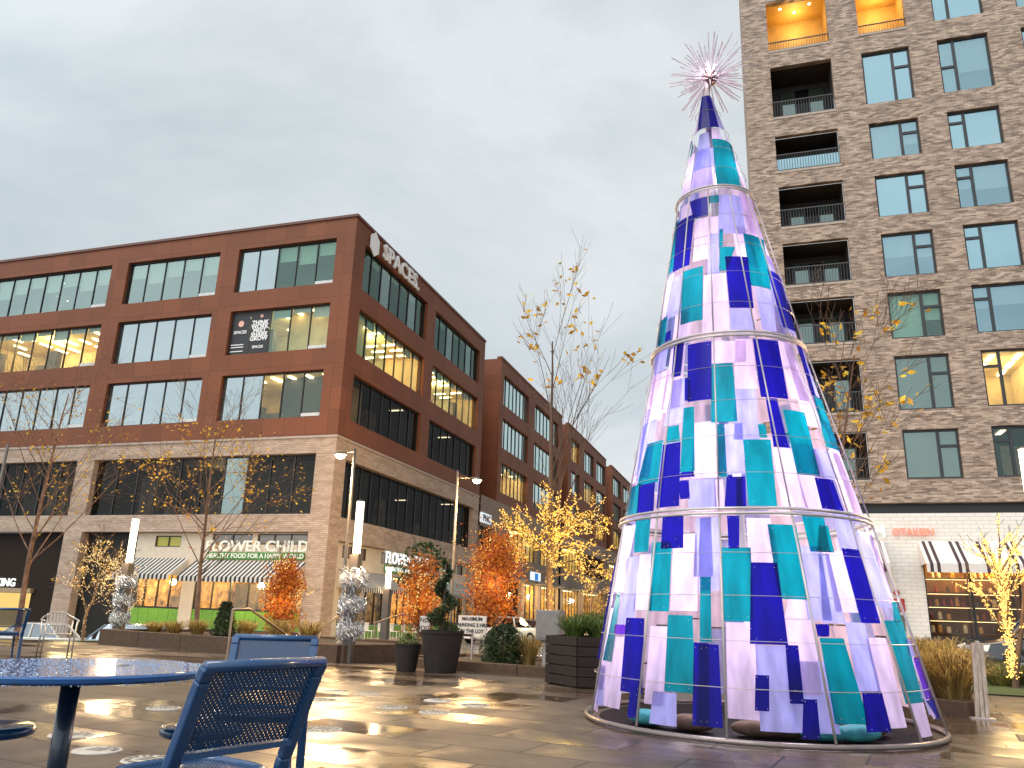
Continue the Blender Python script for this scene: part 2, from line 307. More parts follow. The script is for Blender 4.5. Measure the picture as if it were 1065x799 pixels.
# ------------------------------------------------------------------ facades
class Front:        # wall facing the camera (-Y)
    def __init__(s, Y): s.Y = Y
    def P(s, u, z, d): return Vector((u, s.Y+d, z))
class Side:         # wall facing the street (+X)
    def __init__(s, X): s.X = X
    def P(s, u, z, d): return Vector((s.X-d, u, z))
def fbox(mb, F, u0, u1, z0, z1, d0, d1):
    a, b = F.P(u0, z0, d0), F.P(u1, z1, d1)
    mb.box(min(a.x, b.x), max(a.x, b.x), min(a.y, b.y), max(a.y, b.y), z0, z1)
def wall(mb, F, u0, u1, z0, z1, ops, dep):
    us = sorted({u0, u1, *[o[0] for o in ops], *[o[1] for o in ops]}); zs = sorted({z0, z1, *[o[2] for o in ops], *[o[3] for o in ops]})
    us = [u for u in us if u0-1e-6 <= u <= u1+1e-6]; zs = [z for z in zs if z0-1e-6 <= z <= z1+1e-6]
    for i in range(len(us)-1):
        for j in range(len(zs)-1):
            cu, cz = (us[i]+us[i+1])/2, (zs[j]+zs[j+1])/2
            if any(o[0] < cu < o[1] and o[2] < cz < o[3] for o in ops): continue
            mb.poly([F.P(us[i], zs[j], 0), F.P(us[i+1], zs[j], 0), F.P(us[i+1], zs[j+1], 0), F.P(us[i], zs[j+1], 0)])
    for a, b, c, d in [o[:4] for o in ops]:
        P = F.P
        mb.poly([P(a, c, 0), P(a, c, dep), P(a, d, dep), P(a, d, 0)]); mb.poly([P(b, c, 0), P(b, d, 0), P(b, d, dep), P(b, c, dep)])
        mb.poly([P(a, c, 0), P(b, c, 0), P(b, c, dep), P(a, c, dep)]); mb.poly([P(a, d, 0), P(a, d, dep), P(b, d, dep), P(b, d, 0)])
def room(F, o, parent, lit=1, depth=4.5, seed=0):
    u0, u1, z0, z1 = o[:4]; rg = random.Random(seed); P = F.P; mb = MB(); e = 0.02; d0 = 0.46
    U0, U1, Z0, Z1 = u0+e, u1-e, z0+e, z1-e
    mb.poly([P(U0, Z0, depth), P(U1, Z0, depth), P(U1, Z1, depth), P(U0, Z1, depth)])
    for U in (U0, U1): mb.poly([P(U, Z0, d0), P(U, Z0, depth), P(U, Z1, depth), P(U, Z1, d0)])
    for Zq in (Z0, Z1): mb.poly([P(U0, Zq, d0), P(U1, Zq, d0), P(U1, Zq, depth), P(U0, Zq, depth)])
    mb.mi = 1
    k = U0+0.6
    while k < U1-0.8:
        ww = rg.uniform(0.5, 1.5); hh = rg.uniform(0.5, (Z1-Z0)*0.75); dd = rg.uniform(1.2, depth-0.7)
        fbox(mb, F, k, min(k+ww, U1-0.1), Z0+0.01, Z0+hh, dd, dd+0.4); k += ww+rg.uniform(0.3, 1.4)
    if lit:
        mb.mi = 2; k = U0+0.5
        step = 1.1 if lit > 1 else 2.4
        while k < U1-0.4:
            d_ = 0.7
            while d_ < depth-0.7:
                if rg.random() < (0.6 if lit > 1 else 0.10): fbox(mb, F, k, k+0.22, Z1-0.06, Z1-0.03, d_, d_+0.9)
                d_ += 1.3
            k += step
    if lit > 1: point('room_lamp', P((U0+U1)/2, Z1-0.5, min(depth-1, 1.8)), (26 if z0 > 4 else 60)*(U1-U0), (1, 0.76, 0.38), 0.5)
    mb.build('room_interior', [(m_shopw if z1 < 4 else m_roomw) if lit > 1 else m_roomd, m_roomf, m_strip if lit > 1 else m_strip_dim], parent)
def window(F, o, n, parent, panes, setb=0.25, fr=0.07, fm=None, mull=0.05, us=None, transoms=(), blind=None, blindm=None, seed=0):
    u0, u1, z0, z1 = o[:4]; mb = MB(); g = 0.003; rg = random.Random(seed)
    us = us or [u0+(u1-u0)*i/n for i in range(n+1)]
    fbox(mb, F, u0+g, u1-g, z0+g, z0+fr, setb-0.05, setb+0.06); fbox(mb, F, u0+g, u1-g, z1-fr, z1-g, setb-0.05, setb+0.06)
    fbox(mb, F, u0+g, u0+fr, z0+fr, z1-fr, setb-0.05, setb+0.06); fbox(mb, F, u1-fr, u1-g, z0+fr, z1-fr, setb-0.05, setb+0.06)
    for u in us[1:-1]: fbox(mb, F, u-mull/2, u+mull/2, z0+fr, z1-fr, setb-0.045, setb+0.055)
    for ua, ub, zt in transoms: fbox(mb, F, ua, ub, zt-mull/2, zt+mull/2, setb-0.04, setb+0.05)
    wn = mb.build('window', fm or m_black, parent)
    mats = list(dict.fromkeys(panes)); pb = MB()
    for i in range(len(us)-1):
        pb.mi = mats.index(panes[i % len(panes)]); j = rg.uniform(-0.014, 0.014); P = F.P
        pb.poly([P(us[i], z0+0.01, setb+0.01+j), P(us[i+1], z0+0.01, setb+0.012), P(us[i+1], z1-0.01, setb+0.012-j), P(us[i], z1-0.01, setb+0.01)])
    pb.build('pane', mats, wn)
    if blind:
        bb = MB()
        for i in range(len(us)-1):
            h = blind[i % len(blind)]
            if h <= 0: continue
            P = F.P; zb = z1-(z1-z0)*h
            bb.poly([P(us[i]+0.04, zb, setb+0.16), P(us[i+1]-0.04, zb, setb+0.16), P(us[i+1]-0.04, z1-0.02, setb+0.16), P(us[i]+0.04, z1-0.02, setb+0.16)])
        if bb.f: bb.build('roller_blind', blindm or m_blind, wn)
    return wn
# ------------------------------------------------------------------ brick-red office building at the corner
CX0, CY0, TOP = -21.06, 36.0, 22.4
B1 = thing('office_building', (-42, 47, -0.6), 'large rust-brown office building with pale brick base filling the left of the photo', 'building')
FR, SD = Front(CY0), Side(CX0)
rows = [(18.47, 21.23), (14.62, 17.29), (10.77, 13.40)]
colsF = [(-28.75, -22.25, 5), (-36.83, -30.06, 5), (-49.0, -38.09, 8), (-61.5, -50.3, 8)]
colsS = [(37.22, 46.4, 7), (47.85, 57.1, 7)]
up = MB()
opsF = [(a, b, r[0], r[1]) for a, b, n in colsF for r in rows]; opsS = [(a, b, r[0], r[1]) for a, b, n in colsS for r in rows]
wall(up, FR, -64, CX0, 9.65, TOP, opsF, 0.45); wall(up, SD, CY0, 58.3, 9.65, TOP, opsS, 0.45)
up.poly([(-64, CY0, TOP), (CX0, CY0, TOP), (CX0, 58.3, TOP), (-64, 58.3, TOP)]); up.poly([(CX0, 58.3, 0), (-64, 58.3, 0), (-64, 58.3, TOP), (CX0, 58.3, TOP)]); up.poly([(-64, CY0, 9.65), (-64, CY0, TOP), (-64, 58.3, TOP), (-64, 58.3, 9.65)])
up.build('wall', m_brown, B1)
cp = MB(); cp.box(-64.1, CX0+0.08, CY0-0.08, CY0+0.5, TOP+0.003, TOP+0.16); cp.box(CX0-0.5, CX0+0.08, CY0+0.502, 58.3, TOP+0.003, TOP+0.16); cp.build('roof_coping', mat('brown_coping', (0.12, 0.04, 0.025), 0.5), B1)
bs = MB(); bz = -1.2
baseF = [(-36.75, -22.2, 5.6, 8.78), (-49.5, -38.0, 5.6, 8.78), (-62, -50.9, 5.6, 8.78), (-36.75, -22.2, bz, 4.68), (-49.5, -38.0, bz, 4.68), (-62, -50.9, bz, 4.68)]
baseS = [(37.15, 57.2, 5.55, 8.62), (37.15, 57.2, bz, 4.35)]
wall(bs, FR, -64, CX0, bz, 9.65, baseF, 0.55); wall(bs, SD, CY0, 58.3, bz, 9.65, baseS, 0.55)
bs.build('base_wall', m_buff, B1)
lg = MB(); lg.box(-64, CX0+0.05, CY0-0.05, CY0-0.004, 9.6, 9.72); lg.box(CX0+0.004, CX0+0.05, CY0-0.004, 58.3, 9.6, 9.72); lg.build('ledge', mat('pale_ledge', (0.4, 0.33, 0.28), 0.8), B1)
k = 0
for ci, (a, b, n) in enumerate(colsF):
    for ri, (za, zb) in enumerate(rows):
        k += 1; o = (a, b, za, zb); bl = None
        if (ci, ri) == (2, 1): ps = [g_lit]; lit = 2; bl = [0.25, 0.12, 0.12, 0.2, 0.1]
        elif (ci, ri) == (0, 0): ps = [g_sky, g_sky, g_green, g_green, g_green]; lit = 1; bl = [0.92, 0.92, 0.35, 0.45, 0.3]
        elif (ci, ri) == (0, 1): ps = [g_green, g_green, g_green, g_lit, g_lit]; lit = 2; bl = [0, 0, 0.2, 0.12, 0.25]
        elif (ci, ri) == (0, 2): ps = [g_sky, g_sky, g_lit, g_lit, g_lit]; lit = 2
        elif ri == 0: ps = [g_skyt]; lit = 1; bl = [0.35, 0.5, 0.4, 0.3, 0.45]
        else: ps = [g_sky]; lit = 1
        window(FR, o, n, B1, ps, blind=bl, seed=k)
        if g_sky not in ps or len(ps) > 1: room(FR, o, B1, lit, seed=k)
for ci, (a, b, n) in enumerate(colsS):
    for ri, (za, zb) in enumerate(rows):
        k += 1; o = (a, b, za, zb)
        ps = [[g_green, g_green, g_skyt, g_green, g_green, g_skyt, g_green], [g_green, g_green, g_green, g_lit, g_lit, g_lit, g_lit], [g_dark]][ri]
        window(SD, o, n, B1, ps, blind=[0.1, 0.2, 0.1, 0.15] if ri < 2 else None, seed=k); room(SD, o, B1, 2 if ri == 1 else 1, seed=k)
# pale sills at the vent panes
m_vent = mat('pale_vent_panel', (0.6, 0.6, 0.58), 0.5)
for a, b, n in colsF:
    for za, zb in rows: sl = MB(); pw = (b-a)/n; fbox(sl, FR, b-pw+0.05, b-0.06, za+0.08, za+0.26, 0.18, 0.21); sl.build('vent_panel', m_vent, B1)
for i, o in enumerate(baseF[:3]):
    n = [10, 8, 8][i]; window(FR, o, n, B1, [g_dark] if i else [g_dark]*6+[g_skyt, g_dark, g_dark, g_dark], setb=0.4, mull=0.06); room(FR, o, B1, 1 if i else 1, depth=6, seed=50+i)
ww = MB(); fbox(ww, FR, -27.2, -22.4, 5.7, 8.6, 4.2, 4.3); ww.build('lit_partition', mat('amber_partition', (0.5, 0.30, 0.10), 0.7, var=0.6, scale=1.2), B1)
point('office_lamp', (-24.5, CY0+2.2, 8.0), 700, (1, 0.75, 0.35), 0.3); point('office_lamp', (-30.5, CY0+3, 8.0), 90, (1, 0.75, 0.35), 0.3)
window(SD, baseS[0], 16, B1, [g_dark], setb=0.4, mull=0.06); room(SD, baseS[0], B1, 1, depth=6, seed=60)
# ground floor of the front: black bay, cream shopfront, awnings
gf = MB(); fbox(gf, FR, -49.4, -38.06, bz, 4.66, 0.45, 0.56); fbox(gf, FR, -61.9, -51, bz, 4.66, 0.45, 0.56); gf.build('garage_front', mat('black_garage_panel', (0.022, 0.014, 0.011), 0.7, spec=0.15), B1)
ent = MB(); fbox(ent, FR, -45.5, -40.05, -0.9, 1.25, 0.36, 0.44); ent.build('lit_entry', emit('lit_garage_entry', (1.0, 0.70, 0.22), 0.9), B1)
hd = MB(); fbox(hd, FR, -45.6, -39.9, 1.27, 1.52, 0.2, 0.44); hd.build('entry_beam', mat('amber_beam', (0.35, 0.25, 0.14), 0.5), B1)
bay = MB(); fbox(bay, FR, -36.7, -33.15, bz, 4.66, 0.50, 0.56); bay.build('dark_bay', mat('dark_glass_bay', (0.015, 0.014, 0.012), 0.5, spec=0.2), B1)
shop = MB(); so_ = [(-33.0, -29.75, -0.4, 2.9), (-28.95, -22.35, -0.4, 2.9), (-28.2, -25.7, 4.05, 4.6), (-25.4, -22.4, 4.05, 4.6), (-31.9, -30.2, 3.9, 4.5)]
F2 = Front(CY0+0.32); wall(shop, F2, -33.1, -22.22, bz, 4.67, so_, 0.2); shop.build('shop_wall', m_cream, B1)
for o, n in (((-33.0, -29.75, 0.7, 2.9), 4), ((-28.95, -22.35, 0.7, 2.9), 6)):
    window(F2, o, n, B1, [g_lit], setb=0.12, mull=0.05); room(F2, o, B1, 2, depth=5, seed=n)
for o in ((-33.0, -29.75, -0.4, 0.68), (-28.95, -22.35, -0.4, 0.68)):
    gp = MB(); n = 5 if o[0] < -30 else 10
    for i in range(n):
        a = o[0]+(o[1]-o[0])*i/n; b = o[0]+(o[1]-o[0])*(i+1)/n; fbox(gp, F2, a+0.012, b-0.012, 0.0-0.25, o[3], 0.06, 0.12)
    gp.build('green_panel', m_green, B1)
    sk = MB(); fbox(sk, F2, o[0], o[1], -0.9, -0.26, 0.08, 0.14); sk.build('shop_skirting', m_black, B1)
for o, n in ((so_[2], 2), (so_[3], 3)): window(F2, o, n, B1, [glass('clerestory_glass', 0.1, (0.8, 0.8, 0.8), (0.16, 0.14, 0.12))], setb=0.1, fr=0.05)
window(F2, so_[4], 2, B1, [glass('lime_glass', 0.05, (0.8, 0.8, 0.8), (0.45, 0.42, 0.03))], setb=0.1, fr=0.05)
m_aw1 = mat('awning_dark_stripe', (0.018, 0.018, 0.022), 0.8, var=0.1); m_aw2 = mat('awning_white_stripe', (0.56, 0.54, 0.50), 0.8, var=0.06)
def awning(F, u0, u1, zt, zb, out, parent, sw=0.13, mats=None, pair=None, label=None, val=0.22):
    mb = MB(); n = max(2, int((u1-u0)/sw)); P = F.P
    for i in range(n):
        a = u0+(u1-u0)*i/n; b = u0+(u1-u0)*(i+1)/n
        mb.mi = (i % 2) if pair is None else (0 if i % pair[0] in pair[1] else 1)
        mb.poly([P(a, zt, -0.02), P(b, zt, -0.02), P(b, zb, -out), P(a, zb, -out)])
        mb.poly([P(a, zb, -out), P(b, zb, -out), P(b, zb-val, -out), P((a+b)/2, zb-val-(0.04 if pair is None else 0), -out), P(a, zb-val, -out)])
    mb.mi = 1
    for a in (u0, u1): mb.poly([P(a, zt, -0.02), P(a, zb, -out), P(a, zb-0.02, -0.02)])
    return mb.build('awning', mats or [m_aw1, m_aw2], parent, solid=0.012)
awning(F2, -33.3, -29.55, 3.30, 2.38, 1.35, B1); awning(F2, -29.0, -22.25, 3.22, 2.32, 1.35, B1)
# side shopfront
S2 = Side(CX0-0.32); sh = MB(); sops = [(38.2, 43.6, -0.6, 2.9), (44.6, 49.5, -0.6, 2.9), (50.5, 56.6, -0.6, 2.9)]+[(u, u+1.25, 3.55, 4.2) for u in (38.2, 39.7, 42.8, 44.3, 45.8, 47.3, 50.6, 52.1, 53.6, 55.1)]
wall(sh, S2, 37.2, 57.15, bz, 4.34, sops, 0.2); sh.build('shop_wall', m_cream, B1)
for o in sops[:3]: window(S2, (o[0], o[1], 0.1, o[3]), 5, B1, [g_lit], setb=0.12); room(S2, (o[0], o[1], 0.1, o[3]), B1, 2, depth=4, seed=int(o[0]))
for o in sops[:3]: sk = MB(); fbox(sk, S2, o[0]+0.01, o[1]-0.01, -1.2, 0.08, 0.05, 0.12); sk.build('green_panel', m_green, B1)
gl = glass('clerestory_glass_brown', 0.1, (0.8, 0.7, 0.6), (0.14, 0.09, 0.06))
for o in sops[3:]: window(S2, o, 1, B1, [gl], setb=0.1, fr=0.04)
awning(S2, 37.9, 43.6, 2.95, 2.05, 1.4, B1); awning(S2, 50.5, 56.4, 2.9, 2.1, 1.2, B1)
point('awning_fill_light', (CX0+1.0, 40.5, 2.0), 180, WARM, 0.2); point('awning_fill_light', (-31.3, CY0-0.6, 2.1), 160, WARM, 0.2); point('awning_fill_light', (-25.6, CY0-0.6, 2.0), 200, WARM, 0.2)  # added fill for the warm shopfront glow; no such fixture under the awnings
# ------------------------------------------------------------------ signs on that building
def fmap(F, u, z, d): return lambda x, y, zz: F.P(u+x, z+y, d-zz)
sg = thing('rooftop_sign', SD.P(40, 21.3, 0), 'white block letters with a hexagonal emblem under the roof edge of the rust-brown office', 'sign')
t = MB(); textmesh(t, 'SPACES.', 1.35, 0.06, fmap(SD, 41.9, 21.36, -0.10), bold=0.03, sx=1.12); t.build('lettering', m_letterw, sg)
e = MB(); c_ = [(0.62*math.cos(R(30+60*i)), 0.78*math.sin(R(30+60*i))) for i in range(6)]
e.poly([SD.P(38.15+a, 21.68+b, -0.08) for a, b in c_]); eo = e.build('emblem', m_letterw, sg, solid=0.06)
sg = thing('shop_sign', F2.P(-25.3, 3.25, 0), 'cream serif-style shop letters over a green board on the front of the pale brick base', 'sign')
t = MB(); textmesh(t, 'FLOWER CHILD', 0.78, 0.03, fmap(F2, -25.35, 3.70, -0.12), bold=0.012, sx=1.13); t.build('lettering', m_letter, sg)
t = MB(); fbox(t, F2, -28.35, -22.45, 3.27, 3.64, -0.10, -0.03); t.build('green_board', m_signgreen, sg)
t = MB(); textmesh(t, 'HEALTHY FOOD FOR A HAPPY WORLD', 0.33, 0.01, fmap(F2, -25.4, 3.35, -0.12), bold=0.008); t.build('lettering', m_letter, sg)
sg = thing('shop_sign', S2.P(44, 3, 0), 'small lit shop letters over a green board on the street side of the corner office', 'sign')
t = MB(); textmesh(t, 'FLOWER CHILD', 0.95, 0.03, fmap(S2, 46.4, 3.62, -0.10), bold=0.015, sx=0.95); t.build('lettering', m_leterh, sg)
t = MB(); fbox(t, S2, 43.2, 49.6, 3.08, 3.50, -0.10, -0.03); t.build('green_board', m_signgreen, sg)
t = MB(); textmesh(t, 'HEALTHY FOOD FOR A HAPPY WORLD', 0.36, 0.01, fmap(S2, 46.4, 3.18, -0.12)); t.build('lettering', m_leterh, sg)
fl = thing('flower_sign', S2.P(52.8, 3.2, 0), 'glowing pale flower-shaped sign on the street side of the corner office', 'sign')
t = MB()
for i in range(12):
    a = R(i*30); pc = (0.5*math.cos(a), 0.5*math.sin(a)); t.poly([S2.P(52.8+0.14*math.cos(a-0.3), 3.3+0.14*math.sin(a-0.3), -0.15), S2.P(52.8+0.62*math.cos(a-0.18), 3.3+0.62*math.sin(a-0.18), -0.15), S2.P(52.8+0.72*math.cos(a), 3.3+0.72*math.sin(a), -0.15), S2.P(52.8+0.62*math.cos(a+0.18), 3.3+0.62*math.sin(a+0.18), -0.15), S2.P(52.8+0.14*math.cos(a+0.3), 3.3+0.14*math.sin(a+0.3), -0.15)])
t.build('petals', emit('lit_petals', (0.75, 1.0, 0.6), 1.3, False), fl, solid=0.04)
t = MB(); t.poly([S2.P(52.8+0.2*math.cos(R(i*30)), 3.3+0.2*math.sin(R(i*30)), -0.19) for i in range(12)]); t.build('flower_centre', emit('lit_flower_centre', (1, 0.9, 0.3), 1.2, False), fl, solid=0.02)
sg = thing('garage_sign', FR.P(-42, 1.5, 0), 'white capital letters on the black garage front at the left edge', 'sign')
t = MB(); textmesh(t, 'PARKING', 0.62, 0.03, fmap(FR, -42.6, 1.62, 0.38), bold=0.012, sx=1.0); t.build('lettering', m_leterh, sg)
# black printed film in two office panes
pf = MB(); pw = 6.5/5
for i in (0, 1): pf.poly([FR.P(-28.75+pw*i+0.05, 14.72, 0.22), FR.P(-28.75+pw*(i+1)-0.04, 14.72, 0.22), FR.P(-28.75+pw*(i+1)-0.04, 17.2, 0.22), FR.P(-28.75+pw*i+0.05, 17.2, 0.22)])
po = thing('window_poster', FR.P(-27.4, 14.7, 0.2), 'black printed window film with white lettering in two panes of the middle office row', 'poster')
pf.build('film', mat('black_window_film', (0.012, 0.012, 0.016), 0.5), po)
t = MB(); textmesh(t, 'SPACES', 0.26, 0.002, fmap(FR, -28.08, 15.95, 0.20), bold=0.006)
for i, s_ in enumerate(('THINK', 'WORK', 'MEET', 'SHARE', 'GROW')): textmesh(t, s_, 0.36, 0.002, fmap(FR, -26.8, 16.42-i*0.24, 0.20), bold=0.014)
textmesh(t, 'SPACES', 0.22, 0.002, fmap(FR, -26.8, 15.0, 0.20), bold=0.006)
for z in (15.25, 15.1, 14.85): fbox(t, FR, -28.6, -27.75, z, z+0.05, 0.198, 0.2)
t.build('lettering', m_letterw, po)
for u, z, r in ((-28.08, 16.55, 0.19), (-26.75, 16.93, 0.1)):
    t = MB(); t.poly([FR.P(u+r*math.cos(R(a)), z+r*math.sin(R(a)), 0.2) for a in range(0, 360, 20)])
    t.build('dot', bpy.data.materials.get('salmon_dot') or mat('salmon_dot', (0.75, 0.42, 0.33), 0.6), po)
# ------------------------------------------------------------------ the row of office blocks down the street
def block(y0, y1, cols, label, base_ops, seed, x0=CX0, top=TOP):
    b = thing('office_block', (x0-10, (y0+y1)/2, -1.2), label, 'building')
    S = Side(x0); ops = [(a, c, r[0], r[1]) for a, c, n in cols for r in rows]
    m = MB(); wall(m, S, y0, y1, 9.9, top, ops, 0.45)
    m.poly([(x0, y0, 9.9), (x0-18, y0, 9.9), (x0-18, y0, top), (x0, y0, top)]); m.poly([(x0, y1, 9.9), (x0-18, y1, 9.9), (x0-18, y1, top), (x0, y1, top)]); m.poly([(x0, y0, top), (x0, y1, top), (x0-18, y1, top), (x0-18, y0, top)])
    m.box(x0-0.4, x0+0.06, y0-0.03, y1+0.03, top+0.003, top+0.2)
    m.build('wall', m_brown, b)
    m = MB(); ys = y0-3.9; wall(m, S, ys, y1, -1.6, 9.9, base_ops, 0.5); m.poly([(x0-18, y1, -1.6), (x0, y1, -1.6), (x0, y1, 9.9), (x0-18, y1, 9.9)]); m.build('base_wall', m_buff2, b)
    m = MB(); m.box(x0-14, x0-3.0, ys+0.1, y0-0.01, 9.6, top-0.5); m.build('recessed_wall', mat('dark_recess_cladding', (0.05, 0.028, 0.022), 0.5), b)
    i = 0
    for a, c, n in cols:
        for ri, r in enumerate(rows):
            i += 1; lit = (i+seed) % 4 == 0
            window(S, (a, c, r[0], r[1]), n, b, [g_lit] if lit else [g_skys], blind=[0.2, 0.3, 0.15] if lit else None, seed=i)
            if lit: room(S, (a, c, r[0], r[1]), b, 2, seed=i)
    for j, o in enumerate(base_ops):
        hi = o[2] > 4; lit = (j+seed) % 3 != 1
        window(S, o, max(2, int((o[1]-o[0])/1.3)), b, [g_lit] if lit else [g_dark], setb=0.35, mull=0.07); room(S, o, b, 2 if lit else 1, seed=j+seed)
    for a in base_ops:
        if a[2] < 4:
            m = MB(); fbox(m, S, a[0]-0.2, a[1]+0.2, a[3]-0.02, a[3]+0.22, -1.3, -0.01); m.build('canopy', m_black, b)
    return b
g_skys = glass('street_side_glass', 0.7, (0.85, 1.0, 0.97), (0.10, 0.15, 0.14))
m_buff2 = brick('brown_buff_brick', (0.30, 0.22, 0.17), (0.24, 0.17, 0.13), (0.2, 0.15, 0.12), 0.30, 0.10, 0.01)
block(62.64, 85, [(63.6, 71.5, 7), (73.7, 83.3, 7)], 'second rust-brown office block down the street, just past the corner office', [(58.7, 61.9, 5.5, 7.5), (66, 75.5, 5.6, 8.2), (76.5, 84, 5.6, 8.2), (64.5, 70.5, -1.2, 3.6), (71.5, 76, -1.2, 3.6), (77, 84, -1.2, 3.6)], 1)
block(88.1, 111.5, [(89.7, 94.2, 3), (96.9, 102.8, 3), (104.6, 111.0, 3)], 'third rust-brown office block down the street', [(86, 95, 5.6, 8.2), (96, 110, 5.6, 8.2), (86, 95, -1.2, 3.6), (96.5, 110, -1.2, 3.6)], 3)
block(115.8, 140, [(117, 124, 5), (126, 139, 7)], 'fourth rust-brown office block farthest along the row', [(114, 126, 5.6, 8.2), (127, 139, 5.6, 8.2), (114, 138, -1.2, 3.6)], 5)
eb = thing('apartment_block', (-8, 175, -1.2), 'dim brown block closing the far end of the street', 'building')
F9 = Front(170); m = MB(); o9 = [(-26+i*4.5, -23.5+i*4.5, 3+j*3.6, 5+j*3.6) for i in range(9) for j in range(5)]; wall(m, F9, -28, 16, -1.6, 24.5, o9, 0.3); m.poly([(-28, 170, 24.5), (16, 170, 24.5), (16, 190, 24.5), (-28, 190, 24.5)]); m.poly([(16, 170, -1.6), (16, 190, -1.6), (16, 190, 24.5), (16, 170, 24.5)])
m.build('wall', mat('dim_brown_brick', (0.14, 0.09, 0.07), 0.8), eb)
for o in o9: window(F9, o, 2, eb, [g_skys], setb=0.15)
ps_ = thing('hanging_sign', SD.P(59.5, 8, 0), 'small white lit box sign above the yellow upper window beside the corner office', 'sign')
t = MB(); fbox(t, SD, 58.6, 61.0, 7.75, 8.5, -0.16, -0.02); t.build('sign_box', emit('lit_white_box', (0.9, 0.95, 1.0), 0.8, False), ps_)
t = MB(); textmesh(t, 'PNC', 0.72, 0.01, fmap(SD, 59.8, 7.86, -0.18), bold=0.02, sx=1.25); t.build('lettering', m_black, ps_)
bsn = thing('blue_sign', SD.P(78, 3.8, 0), 'small blue and white lit sign above a shop door down the street', 'sign')
t = MB(); fbox(t, SD, 73.2, 76.4, 3.9, 4.75, -0.16, -0.02); t.build('sign_box', emit('lit_sign_white', (0.85, 0.93, 1.0), 1.0, False), bsn)
t = MB(); fbox(t, SD, 74.3, 75.4, 4.0, 4.65, -0.2, -0.165); t.build('blue_square', emit('lit_sign_blue', (0.05, 0.25, 0.7), 0.9, False), bsn)
for y in (67, 74, 81, 90, 100): point('shop_glow', (CX0+1.6, y, 2.6), 800, WARM, 0.3)  # warm fill added over the pavement for street glow; no fittings there
# ------------------------------------------------------------------ apartment tower on the right
TW = thing('apartment_tower', (15, 45, -0.6), 'tall apartment tower of mottled brick with recessed balconies, behind the art tree', 'building')
TF = Front(38.0); TX = 0.38
rz = [(33.6, 36.6), (30.45, 33.2), (26.2, 29.25), (23.05, 25.07), (19.9, 22.14), (16.74, 18.99), (13.67, 15.95), (10.28, 12.83), (7.17, 9.37)]
wc = [(6.16, 8.40, 0), (9.67, 11.93, 1), (13.35, 15.6, 0), (17.0, 19.3, 1), (21, 23.3, 0)]
bal = [(1.70, 4.72)]
ops = []; bops = []
for i, (a, b) in enumerate(rz):
    bops.append((1.70, 4.72, a if i != 1 else 30.3, b if i != 1 else 33.4))
    for j, (u, v, k) in enumerate(wc):
        if i in (1,) and j == 0: bops.append((6.16, 8.42, 30.4, 33.4)); continue
        if j == 1 and i >= 2: ops.append((u, v, a+0.02, b+0.05, k, i, j))
        else: ops.append((u, v, a, b, k, i, j))
tw = MB(); wall(tw, TF, TX, 26, 6.14, 39, ops+bops, 0.28)
tw.poly([(TX, 38, 6.14), (TX, 38, 39), (TX, 56, 39), (TX, 56, 6.14)]); tw.poly([(TX, 38, 39), (26, 38, 39), (26, 56, 39), (TX, 56, 39)]); tw.poly([(26, 38, 6.14), (26, 56, 6.14), (26, 56, 39), (26, 38, 39)]); tw.poly([(TX, 38.0, 6.14), (TX, 56, 6.14), (26, 56, 6.14), (26, 38.0, 6.14)])
tw.build('wall', m_tower, TW)
tf_m = mat('dark_bronze_frame', (0.022, 0.022, 0.024), 0.4)
m_curt = mat('apartment_curtain', (0.46, 0.50, 0.50), 0.9, var=0.1)
g_flats = glass('apartment_glass_see', 0.34, (0.50, 0.72, 0.80), (0.7, 0.8, 0.8), see=1)
for o in ops:
    u, v, a, b, k, i, j = o; w_ = v-u; h = b-a
    um = u+w_*0.64 if k == 0 else u+w_*0.32
    tr = [(um, v-0.07, a+h*0.66)] if k == 0 else [(u+0.07, um, a+h*(0.5 if i == 2 else 0.72))]
    if (i, j) in ((7, 1), (8, 1)):
        window(TF, (u, v, a, b), 2, TW, [g_lit], setb=0.2, fr=0.09, mull=0.13, fm=tf_m, us=[u, um, v], transoms=tr); room(TF, (u, v, a, b), TW, 2 if i == 7 else 1, seed=i)
        continue
    g = g_flatg if i >= 7 else (g_flats if (i+j) % 2 else g_flat)
    if (i, j) == (6, 0): g = g_green
    window(TF, (u, v, a, b), 2, TW, [g], setb=0.2, fr=0.09, mull=0.13, fm=tf_m, us=[u, um, v], transoms=tr, blind=[[0.98, 0.6], [0.45, 0.4], [0.5, 0.55]][(i+j) % 3] if g in (g_flats, g_green) else None, blindm=m_curt)
    if g in (g_flats, g_green): room(TF, (u, v, a, b), TW, 0, depth=2.5, seed=i*7+j)
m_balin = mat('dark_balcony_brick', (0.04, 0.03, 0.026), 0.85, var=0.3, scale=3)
m_balwarm = mat('amber_timber_lining', (0.62, 0.37, 0.09), 0.6, var=0.12, scale=2)
m_spot = emit('downlight', (1.0, 0.85, 0.55), 14)
